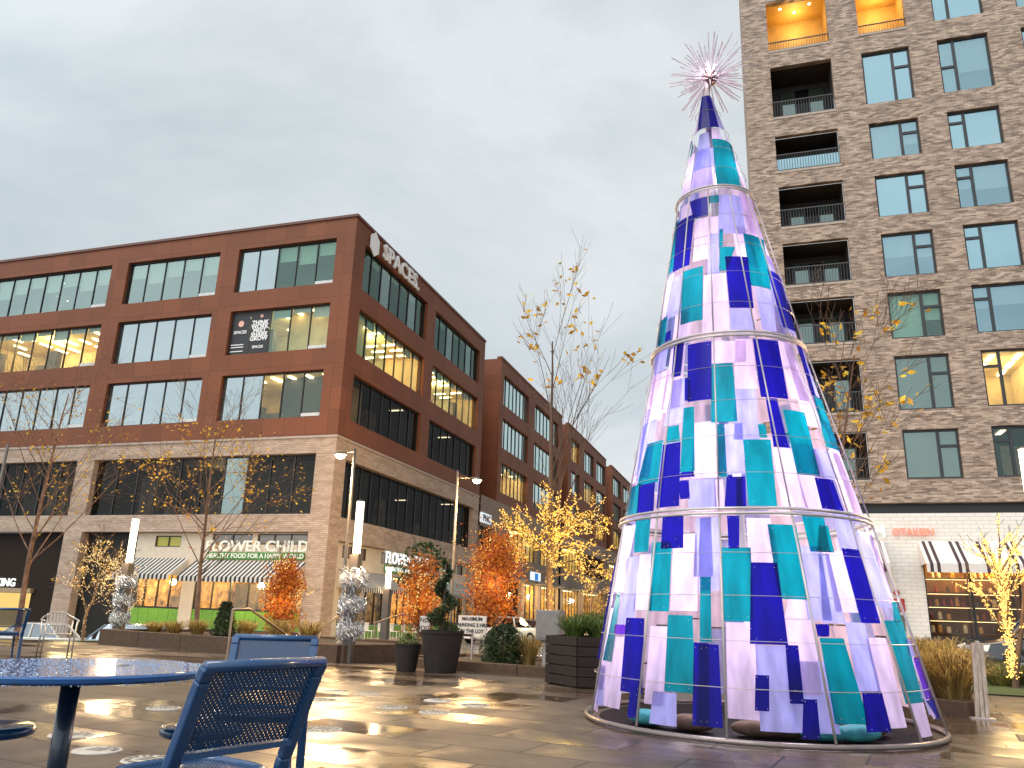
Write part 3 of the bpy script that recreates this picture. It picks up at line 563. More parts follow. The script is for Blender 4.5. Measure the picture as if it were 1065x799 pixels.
for n_, (u, v, a, b) in enumerate(bops):
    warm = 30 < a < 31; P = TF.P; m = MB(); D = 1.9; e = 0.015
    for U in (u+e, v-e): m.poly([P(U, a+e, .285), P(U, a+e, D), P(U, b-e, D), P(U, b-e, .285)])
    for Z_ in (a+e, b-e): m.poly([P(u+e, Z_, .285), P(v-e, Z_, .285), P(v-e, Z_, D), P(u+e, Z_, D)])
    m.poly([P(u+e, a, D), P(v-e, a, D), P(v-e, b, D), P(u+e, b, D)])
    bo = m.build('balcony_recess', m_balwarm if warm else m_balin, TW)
    if warm:
        m = MB()
        for q in range(3):
            cu, cd = u+(v-u)*(0.25+0.25*q), 0.6+0.45*(q % 2); m.poly([P(cu+0.07*math.cos(R(t)), b-0.03, cd+0.07*math.sin(R(t))) for t in range(0, 360, 45)])
        m.build('downlight', m_spot, bo); point('balcony_lamp', P((u+v)/2, b-0.7, 1.0), 62, (1, 0.74, 0.36), 0.15)
    else:
        window(TF, (u+0.5, v-0.3, a+0.02, b-0.35), 3, bo, [g_flatg, g_dark, g_flatg], setb=D-0.12, fr=0.08, fm=tf_m)
    m = MB()
    if (i_ := n_) is not None:
        fbox(m, TF, u, v, a+0.95 if not warm else a+0.55, a+1.0 if not warm else a+0.6, 0.08, 0.13); fbox(m, TF, u, v, a+0.06, a+0.1, 0.08, 0.13)
        q = u+0.1
        while q < v-0.05: fbox(m, TF, q, q+0.02, a+0.1, a+(0.95 if not warm else 0.55), 0.095, 0.115); q += 0.13
    m.build('railing', mat('rail_metal', (0.05, 0.05, 0.052), 0.4) if n_ == 0 else bpy.data.materials['rail_metal'], bo)
    if not warm and n_ in (4,):
        m = MB(); fbox(m, TF, u+0.03, v-0.03, a+0.15, a+0.75, 0.15, 0.165); m.build('glass_screen', g_flat, bo)
m_sill = mat('pale_brick_sill', (0.42, 0.34, 0.28), 0.8)
for u, v, a, b in bops: sl = MB(); fbox(sl, TF, u-0.02, v+0.02, a-0.12, a-0.003, -0.03, 0.27); sl.build('balcony_sill', m_sill, TW)
# dark band and white painted brick shopfront
m = MB(); fbox(m, TF, TX+0.2, 26, 5.66, 6.13, 0.4, 0.5); m.build('dark_band', m_black, TW)
WF = Front(37.7); m = MB(); wops = [(6.35, 11.6, -0.1, 3.7), (1.6, 4.0, -1.0, 3.7), (13.5, 19, -0.1, 3.7)]
wall(m, WF, TX+0.4, 26, -1.2, 5.64, wops, 0.3); m.poly([(TX+0.4, 37.7, 5.64), (26, 37.7, 5.64), (26, 38.5, 5.64), (TX+0.4, 38.5, 5.64)]); m.build('shop_wall', m_white_brick, TW)
for i, o in enumerate(wops):
    window(WF, (o[0], o[1], max(o[2], 0.55) if i != 1 else o[2], o[3]), 3, TW, [g_shop], setb=0.2, mull=0.09)
    if i != 1: k_ = MB(); fbox(k_, WF, o[0]+.01, o[1]-.01, o[2], 0.54, 0.1, 0.25); k_.build('shop_skirting', m_black, TW)
m_aw3 = mat('awning_plum_stripe', (0.06, 0.035, 0.04), 0.8); m_aw4 = mat('awning_ivory_stripe', (0.72, 0.66, 0.62), 0.8, var=0.05)
awning(WF, 6.25, 11.7, 4.45, 3.45, 1.4, TW, sw=0.125, mats=[m_aw3, m_aw4], pair=(8, (1, 3)), val=0.35)
awning(WF, 1.5, 4.9, 4.45, 3.45, 1.4, TW, sw=0.125, mats=[m_aw3, m_aw4], pair=(8, (1, 3)), val=0.35)
awning(WF, 13.4, 19.1, 4.45, 3.45, 1.4, TW, sw=0.125, mats=[m_aw3, m_aw4], pair=(8, (1, 3)), val=0.35)
# shop interior with stocked shelves
m = MB(); P = WF.P; D = 2.0
m.poly([P(4.2, -0.1, D), P(12.4, -0.1, D), P(12.4, 4.2, D), P(4.2, 4.2, D)])
for Z_ in (0.5, 4.0): m.poly([P(4.2, Z_, .32), P(12.4, Z_, .32), P(12.4, Z_, D), P(4.2, Z_, D)])
for U in (6.3, 11.65): m.poly([P(U, 0.5, .32), P(U, 0.5, D), P(U, 4, D), P(U, 4, .32)])
m.build('shop_interior', mat('warm_shop_wall', (0.20, 0.10, 0.04), 0.7, var=0.3, scale=1.5), TW)
shf = thing('shop_shelving', P(9, 0.5, 1.2), 'dark timber shelving full of jars inside the lit shop window on the right', 'shelves')
m = MB(); szs = [0.72, 1.25, 1.8, 2.35, 2.95]
for z in szs: fbox(m, WF, 6.45, 11.5, z, z+0.05, 0.8, 1.25)
m.build('shelf', mat('dark_shelf_timber', (0.09, 0.05, 0.03), 0.6), shf)
m = MB()
for u in (6.45, 8.1, 9.8, 11.45): fbox(m, WF, u, u+0.05, 0.52, 3.2, 0.78, 1.27)
m.build('upright', bpy.data.materials['dark_shelf_timber'], shf)
rg = random.Random(3)
jm = [mat('amber_jar', (0.55, 0.25, 0.05), 0.3), mat('cream_box', (0.7, 0.55, 0.32), 0.6), mat('red_bottle', (0.35, 0.05, 0.03), 0.3), mat('dark_bottle', (0.06, 0.04, 0.03), 0.2)]
q = 0; protos = []
for c_ in range(4):
    m = MB(); m.lathe((0, 0, 0), [(0.05, 0), (0.055, 0.02), (0.055, 0.15), (0.03, 0.19), (0.022, 0.26), (0.025, 0.28)], 8) if c_ > 1 else m.lathe((0, 0, 0), [(0.08, 0), (0.085, 0.02), (0.085, 0.2), (0.06, 0.23), (0.065, 0.24), (0.065, 0.28)], 8)
    protos.append(m.build('bottle' if c_ > 1 else 'jar', jm[c_]))
first = [True]*4
for zi, z in enumerate(szs):
    u = 6.62
    while u < 11.35:
        if rg.random() < 0.8 and not any(abs(u-x) < 0.13 for x in (8.12, 9.82)):
            c_ = rg.randrange(4) if zi < 4 else rg.randrange(2); o = protos[c_]
            if not first[c_]: o = o.copy(); C.objects.link(o)
            first[c_] = False; o.location = P(u, z+0.05, 0.95); o.scale = (1, 1, rg.uniform(0.8, 1.25))
            tag(o, ['amber jar', 'cream jar', 'red bottle', 'dark bottle'][c_]+' on the lit shelves of the shop behind the striped awning', 'jar' if c_ < 2 else 'bottle', 'goods on the shop shelves')
        u += rg.uniform(0.2, 0.34)
for u in (7.3, 9.0, 10.7): point('shop_glow', P(u, 3.6, 0.55), 110, (1, 0.62, 0.24), 0.12)
m = MB()
for z in szs[1:]: fbox(m, WF, 6.55, 11.4, z-0.03, z-0.015, 0.85, 0.9)
m.build('shelf_light', emit('shelf_light', (1, 0.7, 0.3), 4, True), shf)
s_ = thing('shop_sign', WF.P(4.95, 4.6, 0), 'single white letter on the white brick shopfront right beside the art tree', 'sign')
t = MB(); textmesh(t, 'H', 0.75, 0.05, fmap(WF, 4.76, 4.62, -0.10), bold=0.0, sx=1.1); t.build('lettering', m_leterh, s_)
s_ = thing('shop_sign', WF.P(6.2, 4.6, 0), 'red glowing letters on the white brick shopfront above the striped awning', 'sign')
t = MB(); textmesh(t, 'OTAKEIN', 0.40, 0.03, fmap(WF, 6.1, 4.72, -0.08), bold=0.008, sx=0.95); t.build('lettering', m_letterr, s_)
s_ = thing('red_sign', WF.P(5.25, 1.8, 0), 'square red notice with a round red bell above it on the white brick wall', 'sign')
t = MB(); fbox(t, WF, 4.93, 5.5, 1.55, 2.08, -0.04, -0.003); t.build('notice', mat('red_notice', (0.42, 0.03, 0.02), 0.5), s_)
t = MB(); textmesh(t, 'FIRE', 0.15, 0.002, fmap(WF, 5.21, 1.88, -0.045)); textmesh(t, 'SPRINKLER', 0.09, 0.002, fmap(WF, 5.21, 1.75, -0.045)); textmesh(t, 'VALVE', 0.13, 0.002, fmap(WF, 5.21, 1.60, -0.045)); t.build('lettering', m_letterw, s_)
t = MB(); t.poly([WF.P(5.22+0.12*math.cos(R(a)), 2.32+0.12*math.sin(R(a)), -0.04) for a in range(0, 360, 20)]); t.build('bell', bpy.data.materials['red_notice'], s_, solid=0.05)
s_ = MB(); fbox(s_, WF, 5.2, 5.42, 0.75, 1.42, -0.14, -0.004); o = s_.build('wall_box', mat('green_metal_box', (0.10, 0.13, 0.08), 0.5), bevel=0.01); tag(o, 'tall narrow dark green metal box fixed under the red notice on the white brick wall', 'meter box'); recenter(o, WF.P(5.31, 0.75, 0))
# ------------------------------------------------------------------ the glass cone tree
PANELS = """L 91 91 7.84 37 81 7.18
B 92 91 7.87 -40 34 7.15
P -36 14 7.14 -36 9 6.81
L -33 9 6.8 -36 4 6.49
P -36 6 6.49 -38 0 6.13
P -79 -42 6.81 -79 -42 6.19
P 21 81 7.18 28 81 6.94
T 81 81 6.42 81 81 6.26
T 8 81 6.94 7 46 6.17
B -78 -56 7.04 -78 -79 6.83
B 81 81 7.08 81 81 6.36
P -60 -35 6.02 -53 -35 5.8
L 8 41 6.02 3 34 5.44
P -26 5 5.7 -25 2 5.44
P -26 -8 5.43 -26 -11 5.11
L -8 2 5.45 -10 0 4.88
P 43 81 6.1 36 66 5.49
T -80 -57 5.86 -80 -55 5.12
B -60 -26 5.79 -52 -30 5.07
B -36 -5 6.01 -26 -8 5.71
T -5 7 6.01 -5 6 5.9
T 4 7 5.5 2 5 5.25
T 3 18 5.24 1 7 4.91
L -55 -39 4.99 -57 -36 4.45
P -14 6 4.88 -15 4 4.13
L 7 23 4.4 6 23 4.11
L 31 48 4.7 30 41 4.14
P -80 -55 5.09 -80 -57 4.17
P -42 -26 4.46 -42 -27 4.13
P 52 82 5.26 70 76 5.02
T 31 64 5.45 28 47 4.71
T -37 -15 5.01 -34 -16 4.29
B 7 29 5.1 7 24 4.4
B 50 82 4.99 49 65 4.22
T -75 -54 4.51 -80 -53 4.14
B -51 -45 4.27 -51 -45 4.14
P -8 0 4.0 -8 -1 3.73
P 1 15 3.99 0 12 3.72
L -72 -47 4.07 -62 -48 3.77
P -66 -43 3.77 -62 -45 3.16
L -37 -27 3.6 -40 -27 3.06
L -68 -48 3.18 -61 -47 2.5
P -79 -62 2.5 -79 -68 2.22
P -19 -6 3.04 -19 -7 2.42
L -21 -9 2.41 -20 -9 2.1
P -9 -6 2.4 -9 -6 2.09
L -5 6 3.0 -6 4 2.45
T -7 -5 3.0 -7 -6 2.43
T -37 -29 3.04 -35 -28 2.85
B -27 -24 3.59 -26 -23 3.31
B -39 -30 4.06 -37 -31 3.63
B -26 -9 4.0 -23 -10 3.29
T -9 4 3.71 -9 3 3.02
T -26 -20 3.23 -25 -19 2.5
B -25 -19 2.5 -26 -19 2.44
B -26 -21 2.41 -25 -20 2.21
T -70 -53 2.45 -67 -52 2.09
B -54 -41 2.43 -51 -40 2.1
T -53 -39 2.9 -57 -40 2.43
B -38 -27 2.84 -37 -26 2.14
B -3 3 2.42 -4 2 2.09
P 8 19 4.01 5 17 3.4
L 5 16 3.4 2 13 2.82
P 40 59 4.03 39 49 3.7
P 39 52 3.71 39 53 3.32
L 69 82 4.07 61 72 3.44
L 42 54 2.77 40 54 2.45
P 53 67 2.78 54 68 2.13
P 20 29 2.74 20 30 2.12
T 14 18 2.99 14 18 2.84
T 6 19 2.82 6 16 2.12
T 30 44 3.17 30 41 2.46
T 59 71 3.41 54 69 2.81
B 59 68 4.05 56 61 3.41
B 20 39 4.01 19 34 3.3
B 21 27 3.29 21 27 2.74
B 38 49 2.44 38 49 2.12
B 1 3 2.42 0 1 2.09
P -79 -53 2.0 -75 -57 1.29
L -56 -47 1.65 -55 -45 0.96
P -46 -38 1.67 -45 -36 1.11
L -17 -11 2.01 -17 -11 1.43
P -27 -17 1.85 -26 -17 1.11
P -62 -47 0.84 -57 -47 0.17
P -79 -70 0.5 -72 -63 0.09
L -68 -62 0.54 -64 -58 0.16
P -35 -27 0.96 -34 -28 0.26
L -31 -23 0.38 -31 -23 0.1
T -52 -41 2.03 -49 -41 1.69
T -61 -57 1.29 -64 -56 0.59
T -38 -28 1.78 -36 -28 1.1
B -33 -23 2.03 -32 -23 1.71
T -27 -18 1.07 -26 -17 0.39
B -48 -38 1.03 -45 -36 0.34
B -41 -37 0.34 -41 -37 0.12
V -57 -47 0.96 -56 -47 0.86
B -17 -12 0.83 -17 -12 0.13
L -15 -7 2.01 -15 -9 1.3
P 4 13 2.0 4 13 1.57
L 23 32 1.74 22 29 1.06
P -6 3 1.02 -6 2 0.21
P 13 23 1.06 12 20 0.43
P 16 21 1.24 14 20 1.07
T -15 -11 1.43 -15 -11 0.84
B -4 1 2.02 -4 0 1.7
T -7 4 1.71 -6 2 1.03
T 12 23 1.94 13 22 1.24
B 4 13 1.57 2 12 0.84
L 3 12 0.83 3 11 0.13
T 27 37 2.03 28 35 1.69
B 15 19 0.4 13 18 0.09
B -15 -9 0.82 -15 -9 0.13
B 2 4 0.58 1 3 0.29
B 12 14 0.84 11 12 0.36
B 23 28 1.03 23 27 0.92
L 44 57 2.08 42 52 1.71
P 34 42 1.71 33 41 1.14
L 53 74 1.94 51 64 1.2
P 67 82 1.92 68 73 1.33
L 31 34 1.68 27 34 1.04
L 35 43 1.05 34 41 0.47
P 42 52 0.92 41 48 0.17
P 54 64 0.36 54 61 0.08
L 67 78 0.91 66 76 0.75
T 34 38 1.95 31 37 1.69
B 42 52 1.74 42 50 1.05
T 54 72 1.08 52 62 0.36
T 67 82 1.27 62 69 1.07
B 34 41 0.47 33 40 0.15
T 24 32 0.91 24 33 0.21
V 68 82 0.74 67 76 0.38
B 65 82 0.37 71 76 0.19"""

LX = -0.03; AX, AY = -0.175, 9.431
ZR = [(0.06, 1.723), (2.065, 1.29), (4.073, 0.828), (6.131, 0.417), (7.78, 0.02)]
def crad(z):
    for (a, ra), (b, rb) in zip(ZR, ZR[1:]):
        if z <= b: return ra+(rb-ra)*(z-a)/(b-a)
    return 0.02
def cpt(th, z, off=0.0):
    r = crad(z)+off; t = R(th); return Vector((AX+LX*z+r*math.sin(t), AY-r*math.cos(t), z))
CT = thing('tree_sculpture', (AX, AY, 0), 'tall cone-shaped holiday tree of purple, blue and teal glass panels with a spiky star', 'sculpture')
def pmat(name, col, rough=0.25, tr=0.72, thr=0.0):
    m, nt, out = newmat(name); L = nt.links
    t = N(nt, 'ShaderNodeBsdfTranslucent', _Color=c4(col)); d = N(nt, 'ShaderNodeBsdfPrincipled', _Roughness=rough); d.inputs['Base Color'].default_value = c4(col)
    n = N(nt, 'ShaderNodeTexNoise', _Scale=3.0, _Detail=3.0); L.new(mapping(nt, 'Object', (2.5, 2.5, 0.5)), n.inputs['Vector'])
    cr = ramp(nt, n.outputs['Fac'], [(0.3, tuple(x*0.66 for x in col)), (0.7, tuple(min(1, x*1.15) for x in col))]); L.new(cr, t.inputs['Color']); L.new(cr, d.inputs['Base Color'])
    mx = nt.nodes.new('ShaderNodeMixShader'); mx.inputs[0].default_value = tr; L.new(d.outputs[0], mx.inputs[1]); L.new(t.outputs[0], mx.inputs[2]); res = mx.outputs[0]
    if thr:
        tp = N(nt, 'ShaderNodeBsdfTransparent', _Color=c4(col)); m2 = nt.nodes.new('ShaderNodeMixShader'); m2.inputs[0].default_value = thr; L.new(res, m2.inputs[1]); L.new(tp.outputs[0], m2.inputs[2]); res = m2.outputs[0]
    L.new(res, out.inputs[0]); return m
PM = {'P': pmat('pale_pink_panel', (0.78, 0.62, 0.84), thr=0.10), 'L': pmat('periwinkle_panel', (0.42, 0.42, 0.82), thr=0.12), 'T': pmat('teal_panel', (0.0, 0.25, 0.30), thr=0.16),
      'B': pmat('cobalt_panel', (0.006, 0.003, 0.26), thr=0.12), 'V': pmat('violet_panel', (0.12, 0.02, 0.5), thr=0.10)}
def panel(mb, a0, b0, z1, a1, b1, z0, off):
    if z1 < 7.1 and b1-a1 > 5: a1 -= 0.9; b1 += 0.9; a0 -= 0.3; b0 += 0.3
    n = 5
    for j in range(1):
        for i in range(n):
            s, e = i/n, (i+1)/n
            mb.poly([cpt(a1+(b1-a1)*s, z0, off), cpt(a1+(b1-a1)*e, z0, off), cpt(a0+(b0-a0)*e, z1, off), cpt(a0+(b0-a0)*s, z1, off)])
pl = []
for ln in PANELS.split('\n'):
    f = ln.split(); c = f[0]; a0, b0, z1, a1, b1, z0 = map(float, f[1:])
    if z1 > 7.1: continue
    for q in (0,):
        a0, b0, a1, b1 = [max(-84, min(84, x)) for x in (a0, b0, a1, b1)]
    if b0-a0 < 4: b0 = a0+4
    if b1-a1 < 4: b1 = a1+4
    pl.append((c, a0, b0, z1, a1, b1, z0))
pl += [('L', 32, 78, 7.72, 34, 80, 7.16), ('B', -38, 34, 7.72, -38, 34, 7.14), ('P', -84, -36, 7.72, -84, -36, 7.14), ('P', 10, 40, 7.14, 8, 40, 6.95), ('P', 60, 84, 7.14, 60, 84, 6.2)]
rg = random.Random(11)
tiers = [(0.12, 2.03), (2.10, 4.04), (4.11, 6.10), (6.16, 7.1)]
fill = []
for ti, (za, zb) in enumerate(tiers):
    ng = [30, 24, 18, 10][ti]; w_ = 360/ng
    for g_ in range(ng):
        a = -180+g_*w_; z = zb
        while z > za+0.05:
            h = rg.uniform(0.5, 1.25); z2 = max(z-h, za+(0.22*rg.random() if ti == 0 and rg.random() < 0.6 else 0)); front = -82 < a < 76
            col = rg.choice('PPPL')
            if z-z2 > 0.1: fill.append((col, a+0.3, a+w_-0.3, z-0.01, a+0.3, a+w_-0.3, z2+0.01))
            z = z2-(0.0 if rg.random() < 0.8 else 0.12)
            if ti == 0 and z < za+0.3: break
    # extra loose dark panels round the back and at the limbs
    for k in range(5):
        a = rg.uniform(90, 262); h = rg.uniform(0.5, 1.1); z2 = rg.uniform(za, max(za+0.01, zb-h)); w2 = rg.uniform(9, 16)
        pl.append((rg.choice('TBT'), a, a+w2, min(z2+h, zb), a, a+w2, z2))
area = lambda p: abs((p[2]-p[1])*crad((p[3]+p[6])/2)*(p[3]-p[6]))
vis = [p for p in pl if -90 < p[1] < 90]; rest = [p for p in pl if p not in vis]
order = sorted(range(len(vis)), key=lambda i: -area(vis[i])); big = set(order[:98])
mats5 = list(PM.values()); idx = {k: i for i, k in enumerate(PM)}
offm = {'P': 0.030, 'L': 0.036, 'T': 0.046, 'B': 0.054, 'V': 0.05}
small = MB()
for i, p in enumerate(vis):
    off = offm[p[0]]+0.0016*(i % 5)
    if i in big:
        m = MB(); panel(m, *p[1:], off); m.build('panel', PM[p[0]], CT)
    else: small.mi = idx[p[0]]; panel(small, *p[1:], off)
for i, p in enumerate(rest): small.mi = idx[p[0]]; panel(small, *p[1:], offm[p[0]]+0.0016*(i % 5))
m_ring = mat('wet_bronze_base_ring', (0.20, 0.16, 0.15), 0.3, 0.4)
def covered(p):
    n = 0
    for i in range(3):
        for j in range(3):
            z = p[6]+(p[3]-p[6])*(i+0.5)/3; a = p[1]+(p[2]-p[1])*(j+0.5)/3
            for c in pl:
                if c[6] < z < c[3]:
                    f = (z-c[6])/(c[3]-c[6])
                    if c[4]+(c[1]-c[4])*f-0.5 < a < c[5]+(c[2]-c[5])*f+0.5: n += 1; break
    return n
fill = [p for p in fill if covered(p) < 7]
for i, p in enumerate(fill): small.mi = idx[p[0]]; panel(small, *p[1:], 0.012+0.004*(i % 3))
small.build('panel', mats5, CT, kind='stuff')
m_steel = mat('pale_steel', (0.50, 0.44, 0.43), 0.4, 0.5, var=0.15)
for z, hw in ((0.03, 0.026), (2.045, 0.016), (2.095, 0.016), (4.05, 0.017), (4.095, 0.017), (6.11, 0.014), (6.15, 0.014)):
    m = MB(); m.tube([cpt(a, z, 0.07) for a in range(0, 361, 5)], hw, 7, cap=False); m.build('ring', m_ring if z < 1 else m_steel, CT, smooth=True)
m = MB()
for a in (-7, 22, 52, 82, 112, 142, 172, 202, 232, 262, 295, 324):
    for (z0, _), (z1, __) in zip(ZR, ZR[1:]):
        if z1 > 7: continue
        m.tube([cpt(a, z0, 0.066 if z0 < 5 else 0.05), cpt(a, z1, 0.066)], 0.013 if z0 < 2 else 0.009, 6)
m.build('upright_pole', m_steel, CT, smooth=True)
m = MB()
for (z0, _), (z1, __) in zip(ZR, ZR[1:]):
    for k in (0.2, 0.4, 0.6, 0.8): m.tube([cpt(a, z0+(z1-z0)*k, 0.064) for a in range(0, 361, 8)], 0.0032, 4, cap=False)
m.build('wire', m_steel, CT, kind='stuff')
m = MB()
for p in vis:
    for u_, v_ in ((0.12, 0.06), (0.88, 0.06), (0.12, 0.94), (0.88, 0.94)):
        z = p[3]+(p[6]-p[3])*v_; a = p[1]+(p[4]-p[1])*v_; b = p[2]+(p[5]-p[2])*v_; m.octa(cpt(a+(b-a)*u_, z, 0.062), 0.0045)
m.build('clip', m_steel, CT, kind='stuff')
m = MB(); m.tube([(AX, AY, 0), (AX+LX*7.9, AY, 7.95)], 0.05, 10); m.build('mast', m_steel, CT)
sp = at(738, 81, AY); m = MB(); m.ball(sp, 0.11, 8); m.tube([(AX+LX*7.7, AY, 7.7), sp], 0.03, 6)
m.build('star_hub', mat('bronze_hub', (0.22, 0.14, 0.13), 0.3, 0.8), CT, smooth=True)
m_rod = pmat('frosted_pink_rod', (0.95, 0.82, 0.95), 0.2, 0.5)
dirs = []; N_ = 104
for i in range(N_):
    y = 1-2*(i+0.5)/N_; r = math.sqrt(1-y*y); t = i*2.399963; dirs.append(Vector((r*math.cos(t), r*math.sin(t), y)))
for d in dirs:
    if d.z < -0.82: continue
    m = MB(); l = rg.uniform(0.36, 0.62); m.tube([sp+d*0.1, sp+d*l*0.6, sp+d*l], [0.005, 0.009, 0.0075], 5)
    m.build('star_rod', m_rod, CT)
m = MB(); m.tube([sp+Vector((-0.05, -0.05, -0.1)), sp+Vector((-0.28, -0.1, -0.62))], 0.016, 6); m.tube([sp+Vector((0.1, -0.05, -0.1)), sp+Vector((0.26, -0.1, -0.32))], 0.012, 6); m.build('star_rod', m_rod, CT)
for z, pw in ((1.25, 70), (2.9, 40), (4.9, 19), (6.5, 5.5)):
    for s in (-1, 1): point('tree_lamp', (AX+LX*z+s*crad(z)*0.35, AY-crad(z)*0.15, z), pw*0.9, (0.93, 0.88, 1.0), 0.12)
point('star_lamp', sp+Vector((0, -0.16, 0.0)), 4, (1, .86, 1), 0.05)
m = MB(); m.lathe((AX, AY, 0), [(1.66, 0.003), (1.66, 0.006)], 64); m.build('floor_shade_disc', mat('black_floor_shade', (0.012, 0.010, 0.009), 0.8, spec=0.15), CT)  # dark disc added so the lamplit floor inside the cone reads as shade
m_bag = mat('teal_sandbag', (0.05, 0.30, 0.30), 0.8, var=0.4, scale=5, bump=0.4, bscale=30); m_bag2 = mat('brown_sandbag', (0.16, 0.09, 0.05), 0.9, var=0.4, bump=0.4, bscale=30)
for i, (a, rr_, mm) in enumerate([(28, 1.32, m_bag), (40, 1.38, m_bag), (14, 1.15, m_bag2), (2, 1.2, m_bag2), (-28, 1.25, m_bag2), (-48, 1.38, m_bag), (60, 1.2, m_bag2)]):
    t = R(a); c = (AX+rr_*math.sin(t), AY-rr_*math.cos(t), 0.085); m = MB(); m.ball((0, 0, 0), 0.26, 8, 0.32)
    o = m.build('sandbag', mm, smooth=True); o.location = c; o.rotation_euler = (0, 0, t); o.scale = (1.0, 0.62, 0.9)
    tag(o, ('teal' if mm is m_bag else 'brown')+' lumpy ballast bag lying inside the foot of the glass cone', 'sandbag', 'ballast bags inside the cone, teal' if mm is m_bag else 'ballast bags inside the cone, brown')
# ------------------------------------------------------------------ blue table and chairs
m_blue = mat('wet_blue_coated_steel', (0.010, 0.058, 0.165), 0.22, 0.0, 0.15, scale=4, coat=0.5)
def perforated(name, axes, pitch=0.0135):
    m, nt, out = newmat(name); L = nt.links; v = mapping(nt, 'Object', (1, 1, 1))
    s = nt.nodes.new('ShaderNodeSeparateXYZ'); L.new(v, s.inputs[0]); u_, w_ = s.outputs[axes[0]], s.outputs[axes[1]]
    def mth(op, a, b=None):
        n = N(nt, 'ShaderNodeMath', operation=op)
        for i, q in enumerate((a, b)):
            if q is None: continue
            if isinstance(q, (int, float)): n.inputs[i].default_value = q
            else: L.new(q, n.inputs[i])
        return n.outputs[0]
    a = mth('FRACT', mth('MULTIPLY', mth('ADD', u_, w_), 0.7071/pitch)); b = mth('FRACT', mth('MULTIPLY', mth('SUBTRACT', u_, w_), 0.7071/pitch))
    a = mth('SUBTRACT', a, 0.5); b = mth('SUBTRACT', b, 0.5); d = mth('ADD', mth('MULTIPLY', a, a), mth('MULTIPLY', b, b)); hole = mth('LESS_THAN', d, 0.06)
    p = N(nt, 'ShaderNodeBsdfPrincipled', _Roughness=0.3); p.inputs['Base Color'].default_value = (0.009, 0.050, 0.135, 1); p.inputs['Coat Weight'].default_value = 0.3
    t = nt.nodes.new('ShaderNodeBsdfTransparent'); mx = nt.nodes.new('ShaderNodeMixShader'); L.new(hole, mx.inputs[0]); L.new(p.outputs[0], mx.inputs[1]); L.new(t.outputs[0], mx.inputs[2]); L.new(mx.outputs[0], out.inputs[0]); return m
m_perf = perforated('perforated_blue_back', (0, 2)); m_perfs = perforated('perforated_blue_seat', (0, 1))
m_drop = mat('water_drop', (0.35, 0.45, 0.6), 0.03, 0.0, 0.1, spec=1.0)
TC = Vector((-3.10, 3.13, 0)); TR = 0.595
tb = thing('round_table', TC, 'round blue metal table beaded with rain drops, cut by the left edge', 'table')
m = MB(); m.lathe(TC, [(0.02, 0.728), (TR-0.02, 0.728), (TR-0.004, 0.712), (TR+0.008, 0.722), (TR+0.010, 0.738), (TR, 0.746), (TR-0.015, 0.747), (0.03, 0.745)], 96); m.build('tabletop', mat('wet_bright_blue_steel', (0.014, 0.085, 0.27), 0.25, 0, 0.15, coat=0.5), tb, smooth=False)
m = MB(); m.tube([TC+Vector((0, 0, 0.01)), TC+Vector((0, 0, 0.715))], 0.042, 20); m.build('pedestal', mat('dark_blue_post', (0.006, 0.018, 0.05), 0.3, coat=0.4), tb, smooth=True)
m = MB(); m.lathe(TC, [(0.26, 0.0), (0.26, 0.012), (0.06, 0.02), (0.05, 0.03)], 40); m.build('base_plate', m_blue, tb)
m = MB(); m.lathe(TC+Vector((0.12, 0.18, 0)), [(0.028, 0.7475), (0.028, 0.7485)], 20); m.build('parasol_hole', m_black, tb)
rg = random.Random(5); m = MB()
for i in range(2600):
    r = TR*math.sqrt(rg.random())*0.99; t = rg.uniform(0, 2*math.pi); s = rg.uniform(0.0015, 0.0055)*rg.uniform(0.6, 1)
    m.lathe((TC.x+r*math.cos(t), TC.y+r*math.sin(t), 0.7462), [(s, 0), (s*0.8, s*0.45), (s*0.1, s*0.65)], 6)
for i in range(230):
    t = rg.uniform(0, 2*math.pi); s = rg.uniform(0.002, 0.004); m.ball((TC.x+(TR+0.004)*math.cos(t), TC.y+(TR+0.004)*math.sin(t), 0.711), s, 4)
m.build('rain_drops', m_drop, tb, smooth=True, kind='stuff')
def finish(t, ang): t.rotation_euler = (0, 0, ang)
